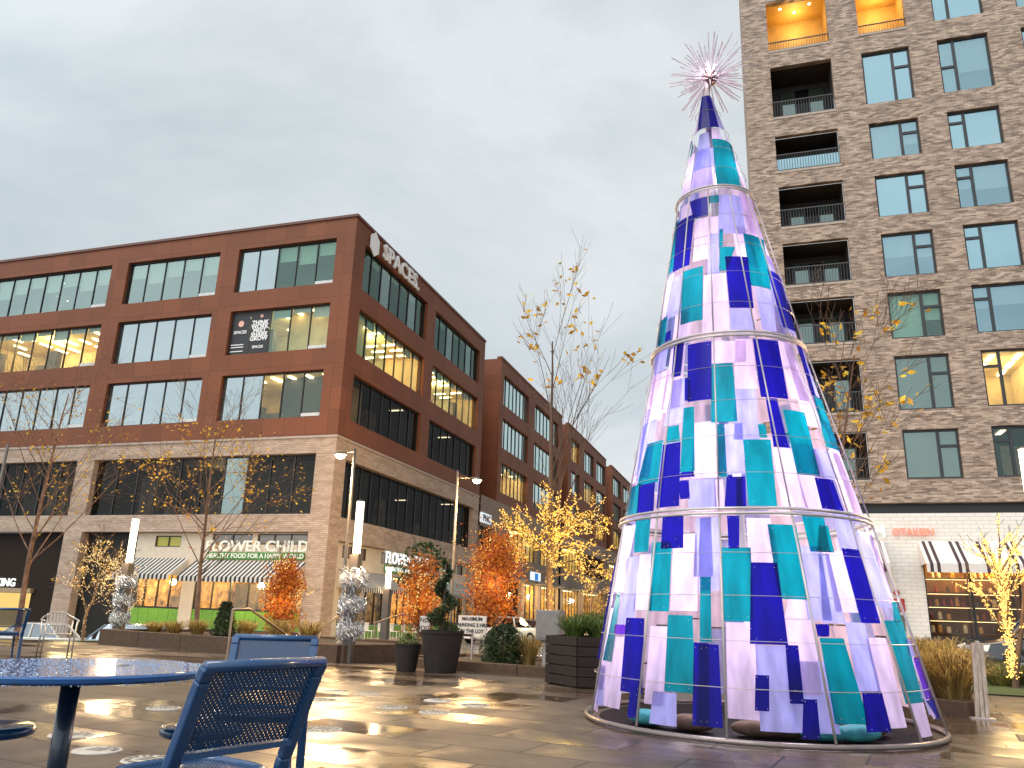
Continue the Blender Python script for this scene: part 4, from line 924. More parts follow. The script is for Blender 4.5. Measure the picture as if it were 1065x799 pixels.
def chair(loc, f, label, group=None):
    t = thing('perforated_chair', (0, 0, 0), label, 'chair', group); W = 0.245
    def rail(s):      # side rail: back top -> down -> rear foot
        return [(s*W, -0.375, 0.845), (s*W, -0.352, 0.80), (s*(W-0.004), -0.225, 0.50), (s*(W-0.004), -0.19, 0.38), (s*(W-0.002), -0.22, 0.01)]
    for s in (-1, 1):
        m = MB(); p = rail(s)
        for a, b in zip(p, p[1:]): m.bar(a, b, 0.048, 0.04, (0, 1, 0))
        m.build('side_rail', m_blue, t, bevel=0.008)
        m = MB(); m.bar((s*0.2, 0.16, 0.43), (s*0.235, 0.22, 0.0), 0.03, 0.03, (0, 1, 0)); m.build('leg', m_blue, t, bevel=0.005)
    m = MB(); m.tube([(-W-0.012, -0.375, 0.845), (W+0.012, -0.375, 0.845)], 0.021, 10); m.build('top_rail', m_blue, t, smooth=True); m = MB(); m.bar((-W+0.014, -0.248, 0.555), (W-0.014, -0.248, 0.555), 0.02, 0.05, (0, 1, 0)); m.build('lower_rail', m_blue, t)
    m = MB(); m.hexa([(-W+.012, -0.258, .57), (W-.012, -0.258, .57), (W-.012, -0.255, .57), (-W+.012, -0.255, .57), (-W+.012, -0.371, .835), (W-.012, -0.371, .835), (W-.012, -0.368, .835), (-W+.012, -0.368, .835)]); m.build('backrest', m_perf, t)
    m = MB(); n = 28; ring = [(0.225*math.copysign(abs(math.cos(a))**0.6, math.cos(a)), 0.225*math.copysign(abs(math.sin(a))**0.6, math.sin(a)), 0.45) for a in [2*math.pi*i/n for i in range(n)]]
    m.poly([(x*0.94, y*0.94, 0.45) for x, y, z in ring]); m.build('seat', m_perfs, t)
    m = MB(); m.tube(ring+[ring[0]], 0.016, 8, cap=False); m.build('seat_rim', m_blue, t, smooth=True)
    for y_ in (-0.2, 0.15): m = MB(); m.bar((-0.2, y_, 0.425), (0.2, y_, 0.425), 0.03, 0.03); m.build('stretcher', m_blue, t)
    t.location = loc; t.rotation_euler = (0, 0, math.atan2(f[1], f[0])-math.pi/2); return t
chair((-2.06, 2.70, 0), (-0.95, 0.30), 'blue perforated chair in the foreground with its back to the camera', 'blue chairs round the tables')
chair((-2.86, 4.30, 0), (0.42, -0.9), 'blue perforated chair directly behind the foreground chair, only its backrest showing', 'blue chairs round the tables')
p = at(12, 640, 11.0); chair((p.x-0.1, 11.0, 0), (-0.86, 0.5), 'blue chair far behind the table at the left edge, beside a bare metal chair', 'blue chairs round the tables')
def stool(c, label):
    t = thing('round_stool', (c[0], c[1], 0), label, 'stool', 'round stools under the table'); m = MB()
    m.lathe((c[0], c[1], 0), [(0.05, 0.412), (0.175, 0.410), (0.192, 0.420), (0.198, 0.436), (0.192, 0.452), (0.178, 0.459), (0.02, 0.456)], 40); m.build('seat', m_blue, t, smooth=True)
    m = MB(); m.tube([(c[0], c[1], 0), (c[0], c[1], 0.43)], 0.025, 12); m.lathe((c[0], c[1], 0), [(0.15, 0), (0.15, 0.01), (0.03, 0.02)], 24); m.build('pedestal', m_blue, t)
q = onz(163, 757, 0.45); stool((q.x+0.17, q.y+0.12), 'round blue stool seat showing between the table and the foreground chair')
q = onz(35, 757, 0.45); stool((q.x-0.18, q.y-0.08), 'round blue stool seat cut by the left edge under the table')
# aluminium bistro chair
q = onz(45, 688, 0); bc = thing('bistro_chair', (0, 0, 0), 'bare aluminium armchair with slatted back standing beside the far blue chair', 'chair'); m_al = mat('brushed_aluminium', (0.55, 0.50, 0.44), 0.35, 0.9)
for x, y in ((-0.24, -0.2), (0.24, -0.2), (-0.24, 0.22), (0.24, 0.22)):
    m = MB(); m.tube([(x, y, 0), (x*0.96, y*0.9, 0.45), (x*1.02, y*0.9 if y > 0 else y*1.1, 0.67)], 0.013, 8); m.build('leg', m_al, bc, smooth=True)
m = MB(); m.lathe((0, 0, 0), [(0.02, 0.44), (0.21, 0.44), (0.22, 0.45), (0.21, 0.46), (0.02, 0.455)], 24); m.build('seat', m_al, bc)
m = MB(); m.tube([(0.26, 0.24, 0.67), (0.29, 0, 0.68), (0.24, -0.2, 0.72), (0.1, -0.29, 0.80), (-0.1, -0.29, 0.80), (-0.24, -0.2, 0.72), (-0.29, 0, 0.68), (-0.26, 0.24, 0.67)], 0.014, 8); m.build('arm_rail', m_al, bc, smooth=True)
for i in range(7):
    x = -0.15+0.05*i; m = MB(); m.bar((x, -0.20, 0.46), (x*1.1, -0.28, 0.79), 0.022, 0.004, (0, 1, 0)); m.build('back_slat', m_al, bc)
bc.location = (q.x+0.1, q.y+0.1, 0); bc.rotation_euler = (0, 0, R(-125))
# ------------------------------------------------------------------ metal discs set in the paving
m_disc = mat('bright_ground_medallion', (0.50, 0.45, 0.38), 0.75, 0.0, var=0.15); m_discd = mat('engraved_dark_metal', (0.04, 0.03, 0.022), 0.85, 0.0)
spots = [(101, 781), (153, 791), (170, 737), (207, 746), (336, 759), (334.5, 728), (349, 719), (383, 721.5), (408, 736), (455, 729), (452, 741), (494, 734), (74, 765)]
lab = ['nearest the table post', 'at the bottom edge by the foreground chair', 'right behind the table rim', 'just left of the foreground chair back', 'just right of the foreground chair', 'behind and right of the chair top', 'farthest left of the group in mid plaza', 'second from left of the mid plaza group', 'middle of the mid plaza group', 'upper of the close pair in mid plaza', 'lower of the close pair in mid plaza', 'farthest right in mid plaza', 'under the left stool seat']
for i, (px, py) in enumerate(spots):
    c = onz(px, py, 0.0); t = thing('ground_medallion', c, 'round pale metal medallion set in the paving, '+lab[i], 'medallion', 'round medallions set in the plaza paving'); r = 0.17
    m = MB(); m.lathe(c, [(r, 0.001), (r-0.006, 0.008), (0.01, 0.008)], 40); m.build('disc', m_disc, t)
    m = MB(); rg = random.Random(i)
    for k in range(16 if i % 3 else 5):
        a = k*22.5+rg.uniform(-3, 3); w_ = rg.uniform(5, 9); P_ = lambda rr, aa: (c.x+rr*math.cos(R(aa)), c.y+rr*math.sin(R(aa)), 0.0095)
        m.poly([P_(0.105, a), P_(0.105, a+w_*1.6), P_(0.145, a+w_*1.6), P_(0.145, a)])
    for k in range(3): y = 0.05-0.045*k; ww = 0.07; m.poly([(c.x-ww, c.y+y, 0.0095), (c.x+ww, c.y+y, 0.0095), (c.x+ww, c.y+y+0.018, 0.0095), (c.x-ww, c.y+y+0.018, 0.0095)])
    m.build('engraving', m_discd, t)
# ------------------------------------------------------------------ planting helpers
def leafmat(name, col, tr=0.35, var=0.35):
    m, nt, out = newmat(name); L = nt.links; oi = nt.nodes.new('ShaderNodeNewGeometry')
    n = N(nt, 'ShaderNodeTexNoise', _Scale=1.7, _Detail=3.0); L.new(mapping(nt), n.inputs['Vector'])
    cr = ramp(nt, n.outputs['Fac'], [(0.3, tuple(x*(1-var) for x in col)), (0.7, tuple(min(1, x*(1+var)) for x in col))])
    hs = N(nt, 'ShaderNodeHueSaturation'); mr = N(nt, 'ShaderNodeMapRange'); mr.inputs['To Min'].default_value = 0.55; mr.inputs['To Max'].default_value = 1.5
    L.new(oi.outputs['Random Per Island'], mr.inputs[0]); L.new(mr.outputs[0], hs.inputs['Value'])
    mr2 = N(nt, 'ShaderNodeMapRange'); mr2.inputs['To Min'].default_value = 0.48; mr2.inputs['To Max'].default_value = 0.525; L.new(oi.outputs['Random Per Island'], mr2.inputs[0]); L.new(mr2.outputs[0], hs.inputs['Hue'])
    L.new(cr, hs.inputs['Color']); d = N(nt, 'ShaderNodeBsdfPrincipled', _Roughness=0.55); t = nt.nodes.new('ShaderNodeBsdfTranslucent'); L.new(hs.outputs[0], d.inputs['Base Color']); L.new(hs.outputs[0], t.inputs['Color'])
    mx = nt.nodes.new('ShaderNodeMixShader'); mx.inputs[0].default_value = tr; L.new(d.outputs[0], mx.inputs[1]); L.new(t.outputs[0], mx.inputs[2]); L.new(mx.outputs[0], out.inputs[0]); return m
m_lyel = leafmat('yellow_autumn_leaf', (0.60, 0.34, 0.03)); m_lor = leafmat('orange_autumn_leaf', (0.46, 0.13, 0.018), var=0.5); m_lgr = leafmat('dark_evergreen_leaf', (0.028, 0.05, 0.016)); m_lgr2 = leafmat('shrub_green_leaf', (0.10, 0.14, 0.03)); m_dry = leafmat('dry_grass_blade', (0.36, 0.24, 0.08)); m_dryg = leafmat('olive_grass_blade', (0.16, 0.15, 0.04))
m_bark = mat('dark_twig_bark', (0.10, 0.058, 0.038), 0.85, var=0.3, scale=8, bump=0.4); m_birch = mat('river_birch_bark', (0.17, 0.095, 0.062), 0.8, var=0.6, scale=7, bump=0.6, sc3=(1, 1, 0.5), var2=(0.14, 0.06, 0.035))
m_bulb = emit('warm_fairy_bulb', (1.0, 0.56, 0.13), 2.6, False); m_bulbw = emit('pale_fairy_bulb', (1.0, 0.68, 0.28), 2.2, False)
def leaf(mb, c, s, rg):
    a = Vector((rg.gauss(0, 1), rg.gauss(0, 1), rg.gauss(0, 0.7))).normalized(); b = a.orthogonal().normalized(); b.rotate(Matrix.Rotation(rg.uniform(0, 6.28), 3, a)); n = a.cross(b)
    mb.poly([c-a*s, c+b*s*0.5+n*s*0.12, c+a*s, c-b*s*0.5+n*s*0.12])
KR = [0.34]
def branch(mb, p, d, ln, r, lev, rg, twigs, up=0.25, nseg=5, kids=(4, 4, 3), ang=38, minr=0.004, bend=0.14):
    pts = [Vector(p)]; d = Vector(d).normalized(); rs = [r]
    for i in range(nseg):
        d = (d+Vector((rg.gauss(0, bend), rg.gauss(0, bend), rg.gauss(0, bend*0.6)+up*0.12))).normalized(); pts.append(pts[-1]+d*ln/nseg); rs.append(max(minr, r*(1-0.82*(i+1)/nseg)))
    mb.tube(pts, rs, 7 if lev == 0 else (5 if r > 0.012 else 3), cap=False); twigs.append((lev, pts, rs))
    if lev >= len(kids): return
    for k in range(kids[lev]):
        t = rg.uniform(0.22, 0.97) if lev else 0.25+0.72*(k+rg.random()*0.8)/kids[0]
        i = min(nseg-1, int(t*nseg)); q = pts[i].lerp(pts[i+1], t*nseg-i); dd = (pts[i+1]-pts[i]).normalized()
        ax = dd.orthogonal().normalized(); ax.rotate(Matrix.Rotation(rg.uniform(0, 6.283), 3, dd)); nd = dd.copy(); nd.rotate(Matrix.Rotation(R(rg.uniform(ang*0.7, ang*1.3)), 3, ax))
        branch(mb, q, nd, ln*rg.uniform(0.36, 0.56)*(1.15-0.55*t if lev == 0 else 1), max(minr, rs[i]*(KR[0] if lev == 0 else 0.5)), lev+1, rg, twigs, up, max(3, nseg-1), kids, ang, minr, bend)
def tree(name, label, cat, base, top, r0, seed, kids=(14, 5, 4), ang=40, bark=None, leaves=(), bulbs=None, bend=0.06, group=None, up=0.3, minr=0.004, nseg=9):
    rg = random.Random(seed); t = thing(name, base, label, cat, group); mb = MB(); tw = []; b = Vector(base); tp = Vector(top)
    branch(mb, b, tp-b, (tp-b).length, r0, 0, rg, tw, up, nseg, kids, ang, minr, bend); mb.build('trunk', bark or m_bark, t, smooth=True)
    H_ = tp.z-b.z
    for (n, size, lo, hi, mt, levs) in leaves:
        m = MB(); cand = [x for x in tw if x[0] in levs]
        for i in range(n):
            l_, pts, rs = rg.choice(cand); j = rg.randrange(len(pts)-1); c = pts[j].lerp(pts[j+1], rg.random()); f = (c.z-b.z)/H_
            if lo <= f <= hi:
                for q in range(rg.choice((1, 1, 2))): leaf(m, c+Vector((rg.gauss(0, size*1.2), rg.gauss(0, size*1.2), rg.gauss(0, size))), size*rg.uniform(0.6, 1.2), rg)
        if m.f: m.build('crown', mt, t)
    if bulbs:
        n, s, lo, hi, mt, levs = bulbs; m = MB(); cand = [x for x in tw if x[0] in levs]; ws = [len(x[1])*(3 if x[0] == 0 else 1) for x in cand]
        for i in range(n):
            l_, pts, rs = rg.choices(cand, ws)[0]; j = rg.randrange(len(pts)-1); f_ = rg.random(); c = pts[j].lerp(pts[j+1], f_); f = (c.z-b.z)/H_
            if lo <= f <= hi:
                o = Vector((rg.gauss(0, 1), rg.gauss(0, 1), rg.gauss(0, 1))).normalized()*(rs[j]+0.015); m.octa(c+o, s*rg.uniform(0.7, 1.3))
        m.build('string_lights', mt, t, kind='stuff')
    return t, tw
def blades(mb, c, n, h, spread, rg, w=0.006):
    for i in range(n):
        a = rg.uniform(0, 6.283); r = spread*0.25*math.sqrt(rg.random()); p = Vector(c)+Vector((r*math.cos(a), r*math.sin(a), 0)); o = Vector((math.cos(a+rg.gauss(0, .5)), math.sin(a+rg.gauss(0, .5)), 0)); l = h*rg.uniform(0.6, 1.1); k = rg.uniform(0.2, 1)*spread; s = Vector((-o.y, o.x, 0))*w
        q = [p, p+o*k*0.25+Vector((0, 0, l*0.5)), p+o*k*0.65+Vector((0, 0, l*0.88)), p+o*k+Vector((0, 0, l*(0.95-0.25*rg.random())))]
        mb.poly([q[0]-s, q[0]+s, q[1]+s, q[1]-s]); mb.poly([q[1]-s, q[1]+s, q[2]+s*0.7, q[2]-s*0.7]); mb.poly([q[2]-s*0.7, q[2]+s*0.7, q[3]])
def clump(c, n, h, sp, label, mt, seed, group=None, w=0.006):
    rg = random.Random(seed); m = MB(); blades(m, c, n, h, sp, rg, w); o = m.build('ornamental_grass', mt); recenter(o, c); tag(o, label, 'grass clump', group); return o
def bush(name, c, rx, h, n, s, mt, label, seed, prof=lambda f: math.sin(math.pi*min(1, max(0, f))**0.7), cat='shrub', group=None):
    rg = random.Random(seed); m = MB(); t = thing(name, c, label, cat, group)
    for i in range(n):
        f = rg.random(); r = rx*prof(f)*math.sqrt(rg.uniform(0.25, 1)); a = rg.uniform(0, 6.283); r *= 1+0.18*math.sin(a*5+f*9+seed); leaf(m, Vector(c)+Vector((r*math.cos(a), r*math.sin(a), h*f)), s*rg.uniform(0.6, 1.3), rg)
    m.build('foliage', mt, t); k = MB(); k.tube([c, Vector(c)+Vector((0, 0, h*0.8))], [0.03, 0.008], 5); k.build('stem', m_bark, t); return t
# ------------------------------------------------------------------ planters
def wallplanter(pts, depth, h, label, soil=True):
    """low wall along pts (front line), bed behind it"""
    t = thing('planter_wall', pts[0], label, 'planter'); m = MB(); f = [Vector((p[0], p[1], 0)) for p in pts]; back = [p+Vector(depth) for p in f]; loop = f+back[::-1]; n = len(loop)
    for i in range(n):
        a, b = loop[i], loop[(i+1) % n]; k = max(1, round((b-a).length/1.6)); d = (b-a)/k
        for j in range(k): m.bar(a+d*j+d.normalized()*0.006+Vector((0, 0, h/2-0.15)), a+d*(j+1)-d.normalized()*0.006+Vector((0, 0, h/2-0.15)), 0.18, h+0.3)
    m.build('kerb_wall', m_brownp, t, bevel=0.01); s = MB(); s.poly([p+Vector((0, 0, h-0.06)) for p in loop]); s.build('soil', m_soil, t); return t
A = onz(105, 669, 0); B = onz(353, 690, 0)
wallplanter([A, B], (1.2, 2.6, 0), 0.34, 'long low dark stone planter wall in front of the lit shop on the left')
A2 = onz(470, 697, 0); B2 = onz(700, 719, 0)
wallplanter([A2-Vector((1.2, -0.3, 0)), A2, (B2.x, A2.y-1.0, 0)], (0.5, 2.2, 0), 0.17, 'low dark kerb bed with shrubs and grass behind the big pots')
A3 = onz(930, 735, 0); B3 = onz(1012, 746, 0)
wallplanter([A3, B3], (0.35, 3.4, 0), 0.17, 'low dark stone bed of dry grass to the right of the art tree')
sheet('lawn', 2.9, 30, 15.2, 20.5, 10, 4, 0.02, m_grass); sheet('lawn', -34, -16.3, 17.5, 20.3, 10, 4, 0.03, m_grass)
# hexagonal timber planter
hc = Vector((-2.55, 12.95, 0)); hr = 0.84; hp = thing('hexagonal_planter', hc, 'large hexagonal dark slatted planter with spiky green plants left of the art tree', 'planter')
m_slat = mat('charcoal_timber_slat', (0.026, 0.018, 0.016), 0.75, spec=0.2, var=0.25, sc3=(1, 1, 8), scale=4)
m = MB()
for k in range(5):
    z0 = 0.02+k*0.142
    for i in range(6):
        a0, a1 = R(18+60*i), R(18+60*(i+1)); P0 = hc+Vector((hr*math.cos(a0), hr*math.sin(a0), z0+0.066)); P1 = hc+Vector((hr*math.cos(a1), hr*math.sin(a1), z0+0.066)); m.bar(P0, P1, 0.05, 0.130)
m.build('slat_wall', m_slat, hp, bevel=0.006); s = MB(); s.poly([hc+Vector((hr*0.95*math.cos(R(18+60*i)), hr*0.95*math.sin(R(18+60*i)), 0.66)) for i in range(6)]); s.build('soil', m_soil, hp)
s = MB(); s.lathe(hc, [(hr*0.9, 0.0), (hr*0.9, 0.6)], 6); s.build('liner', m_black, hp)
rg = random.Random(2)
for i, (dx, dy, h_) in enumerate([(-0.35, -0.2, 0.38), (0.1, -0.35, 0.34), (0.42, 0.05, 0.36), (-0.1, 0.2, 0.46), (-0.45, 0.3, 0.4), (0.35, 0.45, 0.4)]):
    clump(hc+Vector((dx, dy, 0.66)), 190, h_, 0.42, 'spiky green plant with warm-lit blades, one of several in the hexagonal planter', m_lgr2, i, 'spiky plants in the hexagonal planter', 0.010)
# round pots with topiary
m_pot = mat('charcoal_round_pot', (0.032, 0.025, 0.022), 0.75, spec=0.2, var=0.2)
def pot(px, py, r, h, label):
    c = onz(px, py, 0); c.z = 0; c.y += r*0.9; c.x -= 0.0; t = thing('plant_pot', c, label, 'pot'); m = MB()
    m.lathe(c, [(r*0.70, 0), (r*0.74, h*0.1), (r*0.97, h*0.9), (r, h*0.93), (r*1.02, h), (r*0.93, h), (r*0.9, h*0.9)], 40); m.build('pot_body', m_pot, t, smooth=False)
    s = MB(); s.lathe(c, [(0.01, h*0.9), (r*0.92, h*0.9)], 24); s.build('soil', m_soil, t); return c
c1 = pot(450, 701, 0.38, 0.70, 'big tapered charcoal pot holding a spiral topiary'); c2 = pot(417, 699, 0.235, 0.46, 'small tapered charcoal pot beside the big one')
rg = random.Random(9); sp_t = thing('spiral_topiary', c1+Vector((0, 0, 0.66)), 'tall dark twisted spiral evergreen growing in the big pot', 'topiary'); m = MB()
for i in range(5200):
    f = rg.random(); a = f*2*math.pi*2.4+0.5; R_ = 0.20*(1-f)+0.05; core = Vector((math.cos(a), math.sin(a), 0))*R_*0.65; r = (0.18*(1-f)+0.035)*rg.random()**0.5; b = rg.uniform(0, 6.28)
    leaf(m, c1+Vector((0, 0, 0.68+f*1.22))+core+Vector((r*math.cos(b), r*math.sin(b), rg.gauss(0, 0.03))), 0.022, rg)
m.build('foliage', m_lgr, sp_t); m = MB(); m.tube([c1+Vector((0, 0, 0.6)), c1+Vector((0, 0, 1.85))], 0.02, 6); m.build('stem', m_bark, sp_t)
bush('low_shrub', c2+Vector((0, 0, 0.41)), 0.2, 0.22, 500, 0.025, m_lgr2, 'low green plant growing in the small pot', 4)
bush('clipped_shrub', (c1.x+0.72, c1.y+1.3, 0.1), 0.42, 0.72, 3600, 0.03, m_lgr, 'dark rounded shrub behind the big pot, below the white notice board', 5, lambda f: (1-f**3)**0.5)
cs_ = at(231, 668, 16.6); bush('conical_shrub', (cs_.x, 16.6, 0.26), 0.30, 0.82, 3400, 0.028, m_lgr, 'small dark cone-shaped conifer in the long planter before the lit shop', 6, lambda f: 0.35+0.65*(1-f)**0.8 if f > 0.12 else 0.8)
for i, (px, Y, h_, lb) in enumerate([(255, 16.9, 0.45, 'tawny grass tuft beside the small cone conifer in the long planter'), (180, 17.2, 0.35, 'tawny grass tuft in the long planter left of the birch trunk'), (205, 17.4, 0.4, 'tawny grass tuft at the foot of the birch in the long planter'), (160, 17.6, 0.3, 'short tawny grass tuft near the left end of the long planter'), (322, 16.0, 0.5, 'tawny grass tuft near the right end of the long planter, by the brick pier'), (290, 16.4, 0.5, 'tawny grass tuft in front of the orange maple in the long planter')]):
    p = at(px, 660, Y); clump((p.x, Y, 0.26), 380, h_, 0.5, lb, m_dry, 20+i, 'grass tufts in the long planter')
for i, (px, Y, h_, mt, lb) in enumerate([(550, 14.9, 0.6, m_dry, 'tawny upright grass tuft in the kerb bed left of the hexagonal planter'), (515, 15.3, 0.35, m_dryg, 'small olive grass tuft beside the dark rounded shrub'), (532, 15.6, 0.4, m_dryg, 'olive grass tuft in the middle of the kerb bed')]):
    p = at(px, 690, Y); clump((p.x, Y, 0.1), 300, h_, 0.4, lb, mt, 40+i, 'grass tufts in the kerb bed')
rg = random.Random(77); gi = 0; Q = Vector((0.35, 3.4, 0))
wd = ['front left', 'front middle', 'front right', 'centre left', 'centre', 'centre right', 'back left', 'back middle', 'back right', 'far back left', 'far back middle', 'far back right']
for j in range(4):
    for i in range(3):
        f = (i+0.5)/3; c = A3.lerp(B3, f)+Q*((j+0.45)/4); clump((c.x, c.y, 0.1), 520, rg.uniform(0.62, 0.85), 0.62, 'bushy straw-coloured grass clump in the bed right of the art tree, '+wd[gi], m_dry, 60+gi, 'straw grass clumps in the right bed', 0.007); gi += 1
bush('pine_shrub', (A3.x+0.05, A3.y+0.55, 0.1), 0.42, 1.05, 3600, 0.035, m_lgr, 'dark needle-leaved shrub between the art tree and the straw grass', 8, lambda f: (1-f)**0.6*0.9+0.1)
for i, (px, Y) in enumerate([(1040, 17.5), (1062, 18.2), (1052, 19.4), (1085, 17.6)]):
    p = at(px, 705, Y); clump((p.x, Y, 0), 260, 0.4, 0.6, ['olive grass tuft behind the leaning post', 'olive grass tuft at the right edge below the dark car', 'low olive grass tuft just in front of the dark car', 'olive grass tuft past the right edge'][i], m_dryg, 90+i, 'olive tufts on the right lawn')
m_bol = mat('weathered_grey_post', (0.34, 0.27, 0.21), 0.6, var=0.4, scale=5, sc3=(6, 6, 0.6)); q = onz(1022, 748, 0)
bl = thing('flat_bollard', q, 'flat weathered bollard leaning left at the corner of the straw grass bed', 'bollard'); m = MB(); tp_ = at(1016, 667, q.y+0.25); w2 = 0.06
for dx in (-0.052, 0.0, 0.052): m.bar((q.x+dx, q.y, 0), (tp_.x+dx*0.8, tp_.y, tp_.z-abs(dx)*0.5), 0.045, 0.05, (0, 1, 0))
m.build('plank', m_bol, bl, bevel=0.006); m = MB(); m.box(q.x-0.13, q.x+0.13, q.y-0.06, q.y+0.06, 0.001, 0.015); m.build('foot_plate', m_steel, bl)
# notice boards
def board(px0, px1, py0, py1, Y, lines, label, z0=0.0):
    a, b = at(px0, py1, Y), at(px1, py0, Y); t = thing('notice_board', ((a.x+b.x)/2, Y, z0), label, 'sign'); xm = (a.x+b.x)/2
    m = MB(); m.box(a.x, b.x, Y, Y+0.02, a.z, b.z); m.build('board', mat('white_notice_board', (0.50, 0.47, 0.45), 0.5) if 'white_notice_board' not in bpy.data.materials else bpy.data.materials['white_notice_board'], t, bevel=0.004)
    m = MB(); m.tube([(xm, Y+0.05, z0), (xm, Y+0.05, b.z-0.03)], 0.022, 8); m.build('post', m_steel, t)
    m = MB(); h = (b.z-a.z)/len(lines)
    for i, s in enumerate(lines): textmesh(m, s, h*0.8, 0.001, (lambda zz: (lambda x, y, z: Vector((xm+x, Y-0.004-z, zz+y))))(b.z-h*(i+0.78)), bold=0.003, sx=1.0)
    m.build('lettering', m_black, t)
board(476, 506, 641, 659, 15.6, ['MAXIMUM', 'PARKING 2 HRS', 'IN THE LOT'], 'white notice board with three lines of black capitals on a thin post')
board(436, 447, 641, 657, 17.2, ['NO', 'DOGS'], 'narrow white notice board half hidden behind the spiral topiary')
# utility box
a = at(557, 663, 14.6); b = at(583, 635, 14.6); ub = thing('utility_cabinet', ((a.x+b.x)/2, 14.8, 0), 'plain grey metal cabinet on a pole behind the hexagonal planter', 'cabinet')
m = MB(); m.box(a.x, b.x, 14.6, 14.95, a.z-0.05, b.z); m.build('cabinet_body', mat('galvanised_grey', (0.22, 0.20, 0.185), 0.45, 0.3), ub, bevel=0.01); m = MB(); m.tube([((a.x+b.x)/2-0.1, 14.78, 0), ((a.x+b.x)/2-0.1, 14.78, a.z)], 0.05, 10); m.build('post', m_steel, ub)
m = MB(); m.box(a.x+0.03, b.x-0.03, 14.585, 14.598, a.z, b.z-0.04); m.build('door', bpy.data.materials['galvanised_grey'], ub)
# handrails
def rail(pxs, Y, label, posts):
    pts = [at(x, y, YY) for x, y, YY in pxs]; t = thing('handrail', (pts[0].x, pts[0].y, 0), label, 'handrail'); m = MB(); m.tube(pts, 0.024, 8); m.build('rail', m_al2, t, smooth=True)
    for i in posts: m = MB(); m.tube([(pts[i].x, pts[i].y, -0.25), pts[i]], 0.022, 8); m.build('post', m_al2, t)
m_al2 = mat('bronze_steel_rail', (0.30, 0.23, 0.17), 0.4, 0.6)
rail([(242, 634, 13.6), (259, 633, 14.0), (301, 662, 14.8)], 13, 'steel handrail sloping down behind the foreground chair', (0, 2))
rail([(330, 668, 17.0), (336, 652, 17.3), (352, 641, 17.8), (356, 646, 18.2)], 17, 'short curved steel handrail by the foot of the brick pier', (0, 2))
rail([(390, 648, 22), (420, 638, 24), (432, 646, 25)], 24, 'pale handrail in front of the street-side shopfront', (0, 1))
# ------------------------------------------------------------------ lamps
m_tubeglow = emit('glowing_light_tube', (1.0, 0.84, 0.56), 4.5); m_post = mat('dark_grey_lamp_post', (0.10, 0.085, 0.075), 0.5, 0.3); m_tinsel = mat('silver_tinsel', (0.78, 0.75, 0.72), 0.18, 0.9, var=0.2)
def light_column(x, y, ztop, zbot, label, r=0.085, tinsel=0, z0=0.0, pw=120, seed=1):
    t = thing('light_column', (x, y, z0), label, 'street light'); m = MB(); m.box(x-r*1.25, x+r*1.25, y-r*1.25, y+r*1.25, z0, zbot-0.03); m.build('post', m_post, t, bevel=0.01)
    m = MB(); m.tube([(x, y, zbot), (x, y, ztop)], r, 20); m.build('light_tube', m_tubeglow, t, smooth=False)
    m = MB(); m.lathe((x, y, 0), [(r*1.15, zbot-0.03), (r*1.15, zbot)], 20); m.lathe((x, y, 0), [(r*1.1, ztop), (r*0.9, ztop+0.03)], 20); m.build('collar', m_post, t)
    if tinsel:
        rg = random.Random(seed)
        for k in range(3):
            zc = z0+0.62+k*0.48; m = MB()
            for i in range(1500):
                a = rg.uniform(0, 6.283); rr = rg.uniform(r*1.2, 0.27); c = Vector((x+rr*math.cos(a), y+rr*math.sin(a), zc+rg.gauss(0, 0.085))); o = Vector((rg.gauss(0, 1), rg.gauss(0, 1), rg.gauss(0, 1))).normalized()*rg.uniform(0.02, 0.06); s = o.orthogonal().normalized()*0.005
                m.poly([c-o-s, c-o+s, c+o+s, c+o-s])
            m.build('tinsel_wreath', m_tinsel, t)
    point('column_lamp', (x, y-0.3, (ztop+zbot)/2), pw*1.25, (1, 0.66, 0.34), 0.12)
light_column(-7.85, 14.6, 3.13, 2.09, 'square post with glowing white tube on top and silver tinsel wreaths, left of the big pots', tinsel=1, pw=330, r=0.078)
light_column(-17.4, 18.9, 3.32, 2.08, 'square post with glowing white tube and silver tinsel at the left end of the long planter', tinsel=1, z0=-0.05, pw=300, seed=3, r=0.095)
q = at(404, 601, 24); light_column(q.x, 24, 2.33, 1.66, 'smaller far glowing tube on a thin post in front of the street-side shop', z0=-0.2, pw=60, r=0.09)
light_column(at(1071, 500, 12.5).x, 12.5, 3.45, 2.58, 'glowing tube post at the extreme right edge of the picture', pw=420, r=0.085)
m_head = emit('street_lamp_lens', (1.0, 0.72, 0.36), 28)
def street_lamp(pole_px, pole_Y, head_px, label, z0):
    tp = at(pole_px[0], pole_px[1], pole_Y); hd = at(head_px[0], head_px[1], pole_Y); t = thing('street_lamp', (tp.x, pole_Y, z0), label, 'street lamp')
    m = MB(); m.tube([(tp.x, pole_Y, z0), (tp.x, pole_Y, z0+0.5), (tp.x, pole_Y, tp.z+0.1)], [0.09, 0.075, 0.05], 12); m.build('pole', m_post, t, smooth=True)
    m = MB(); m.tube([(tp.x, pole_Y, hd.z+0.14), (hd.x, pole_Y, hd.z+0.12)], 0.025, 8); m.build('arm', m_post, t)
    m = MB(); m.lathe((hd.x, pole_Y, hd.z), [(0.03, 0.16), (0.09, 0.12), (0.24, 0.03), (0.24, 0.02), (0.03, 0.02)], 20); m.build('lamp_head', m_post, t)
    m = MB(); m.ball((hd.x, pole_Y, hd.z-0.02), 0.17, 8, 0.6); m.build('lens', m_head, t, smooth=True)
    point('street_lamp_light', (hd.x, pole_Y, hd.z-0.2), 2300, (1.0, 0.62, 0.27), 0.12)
street_lamp((369, 470), 26, (354, 474), 'tall lit street lamp with short arm, in front of the office corner pier', -0.3)
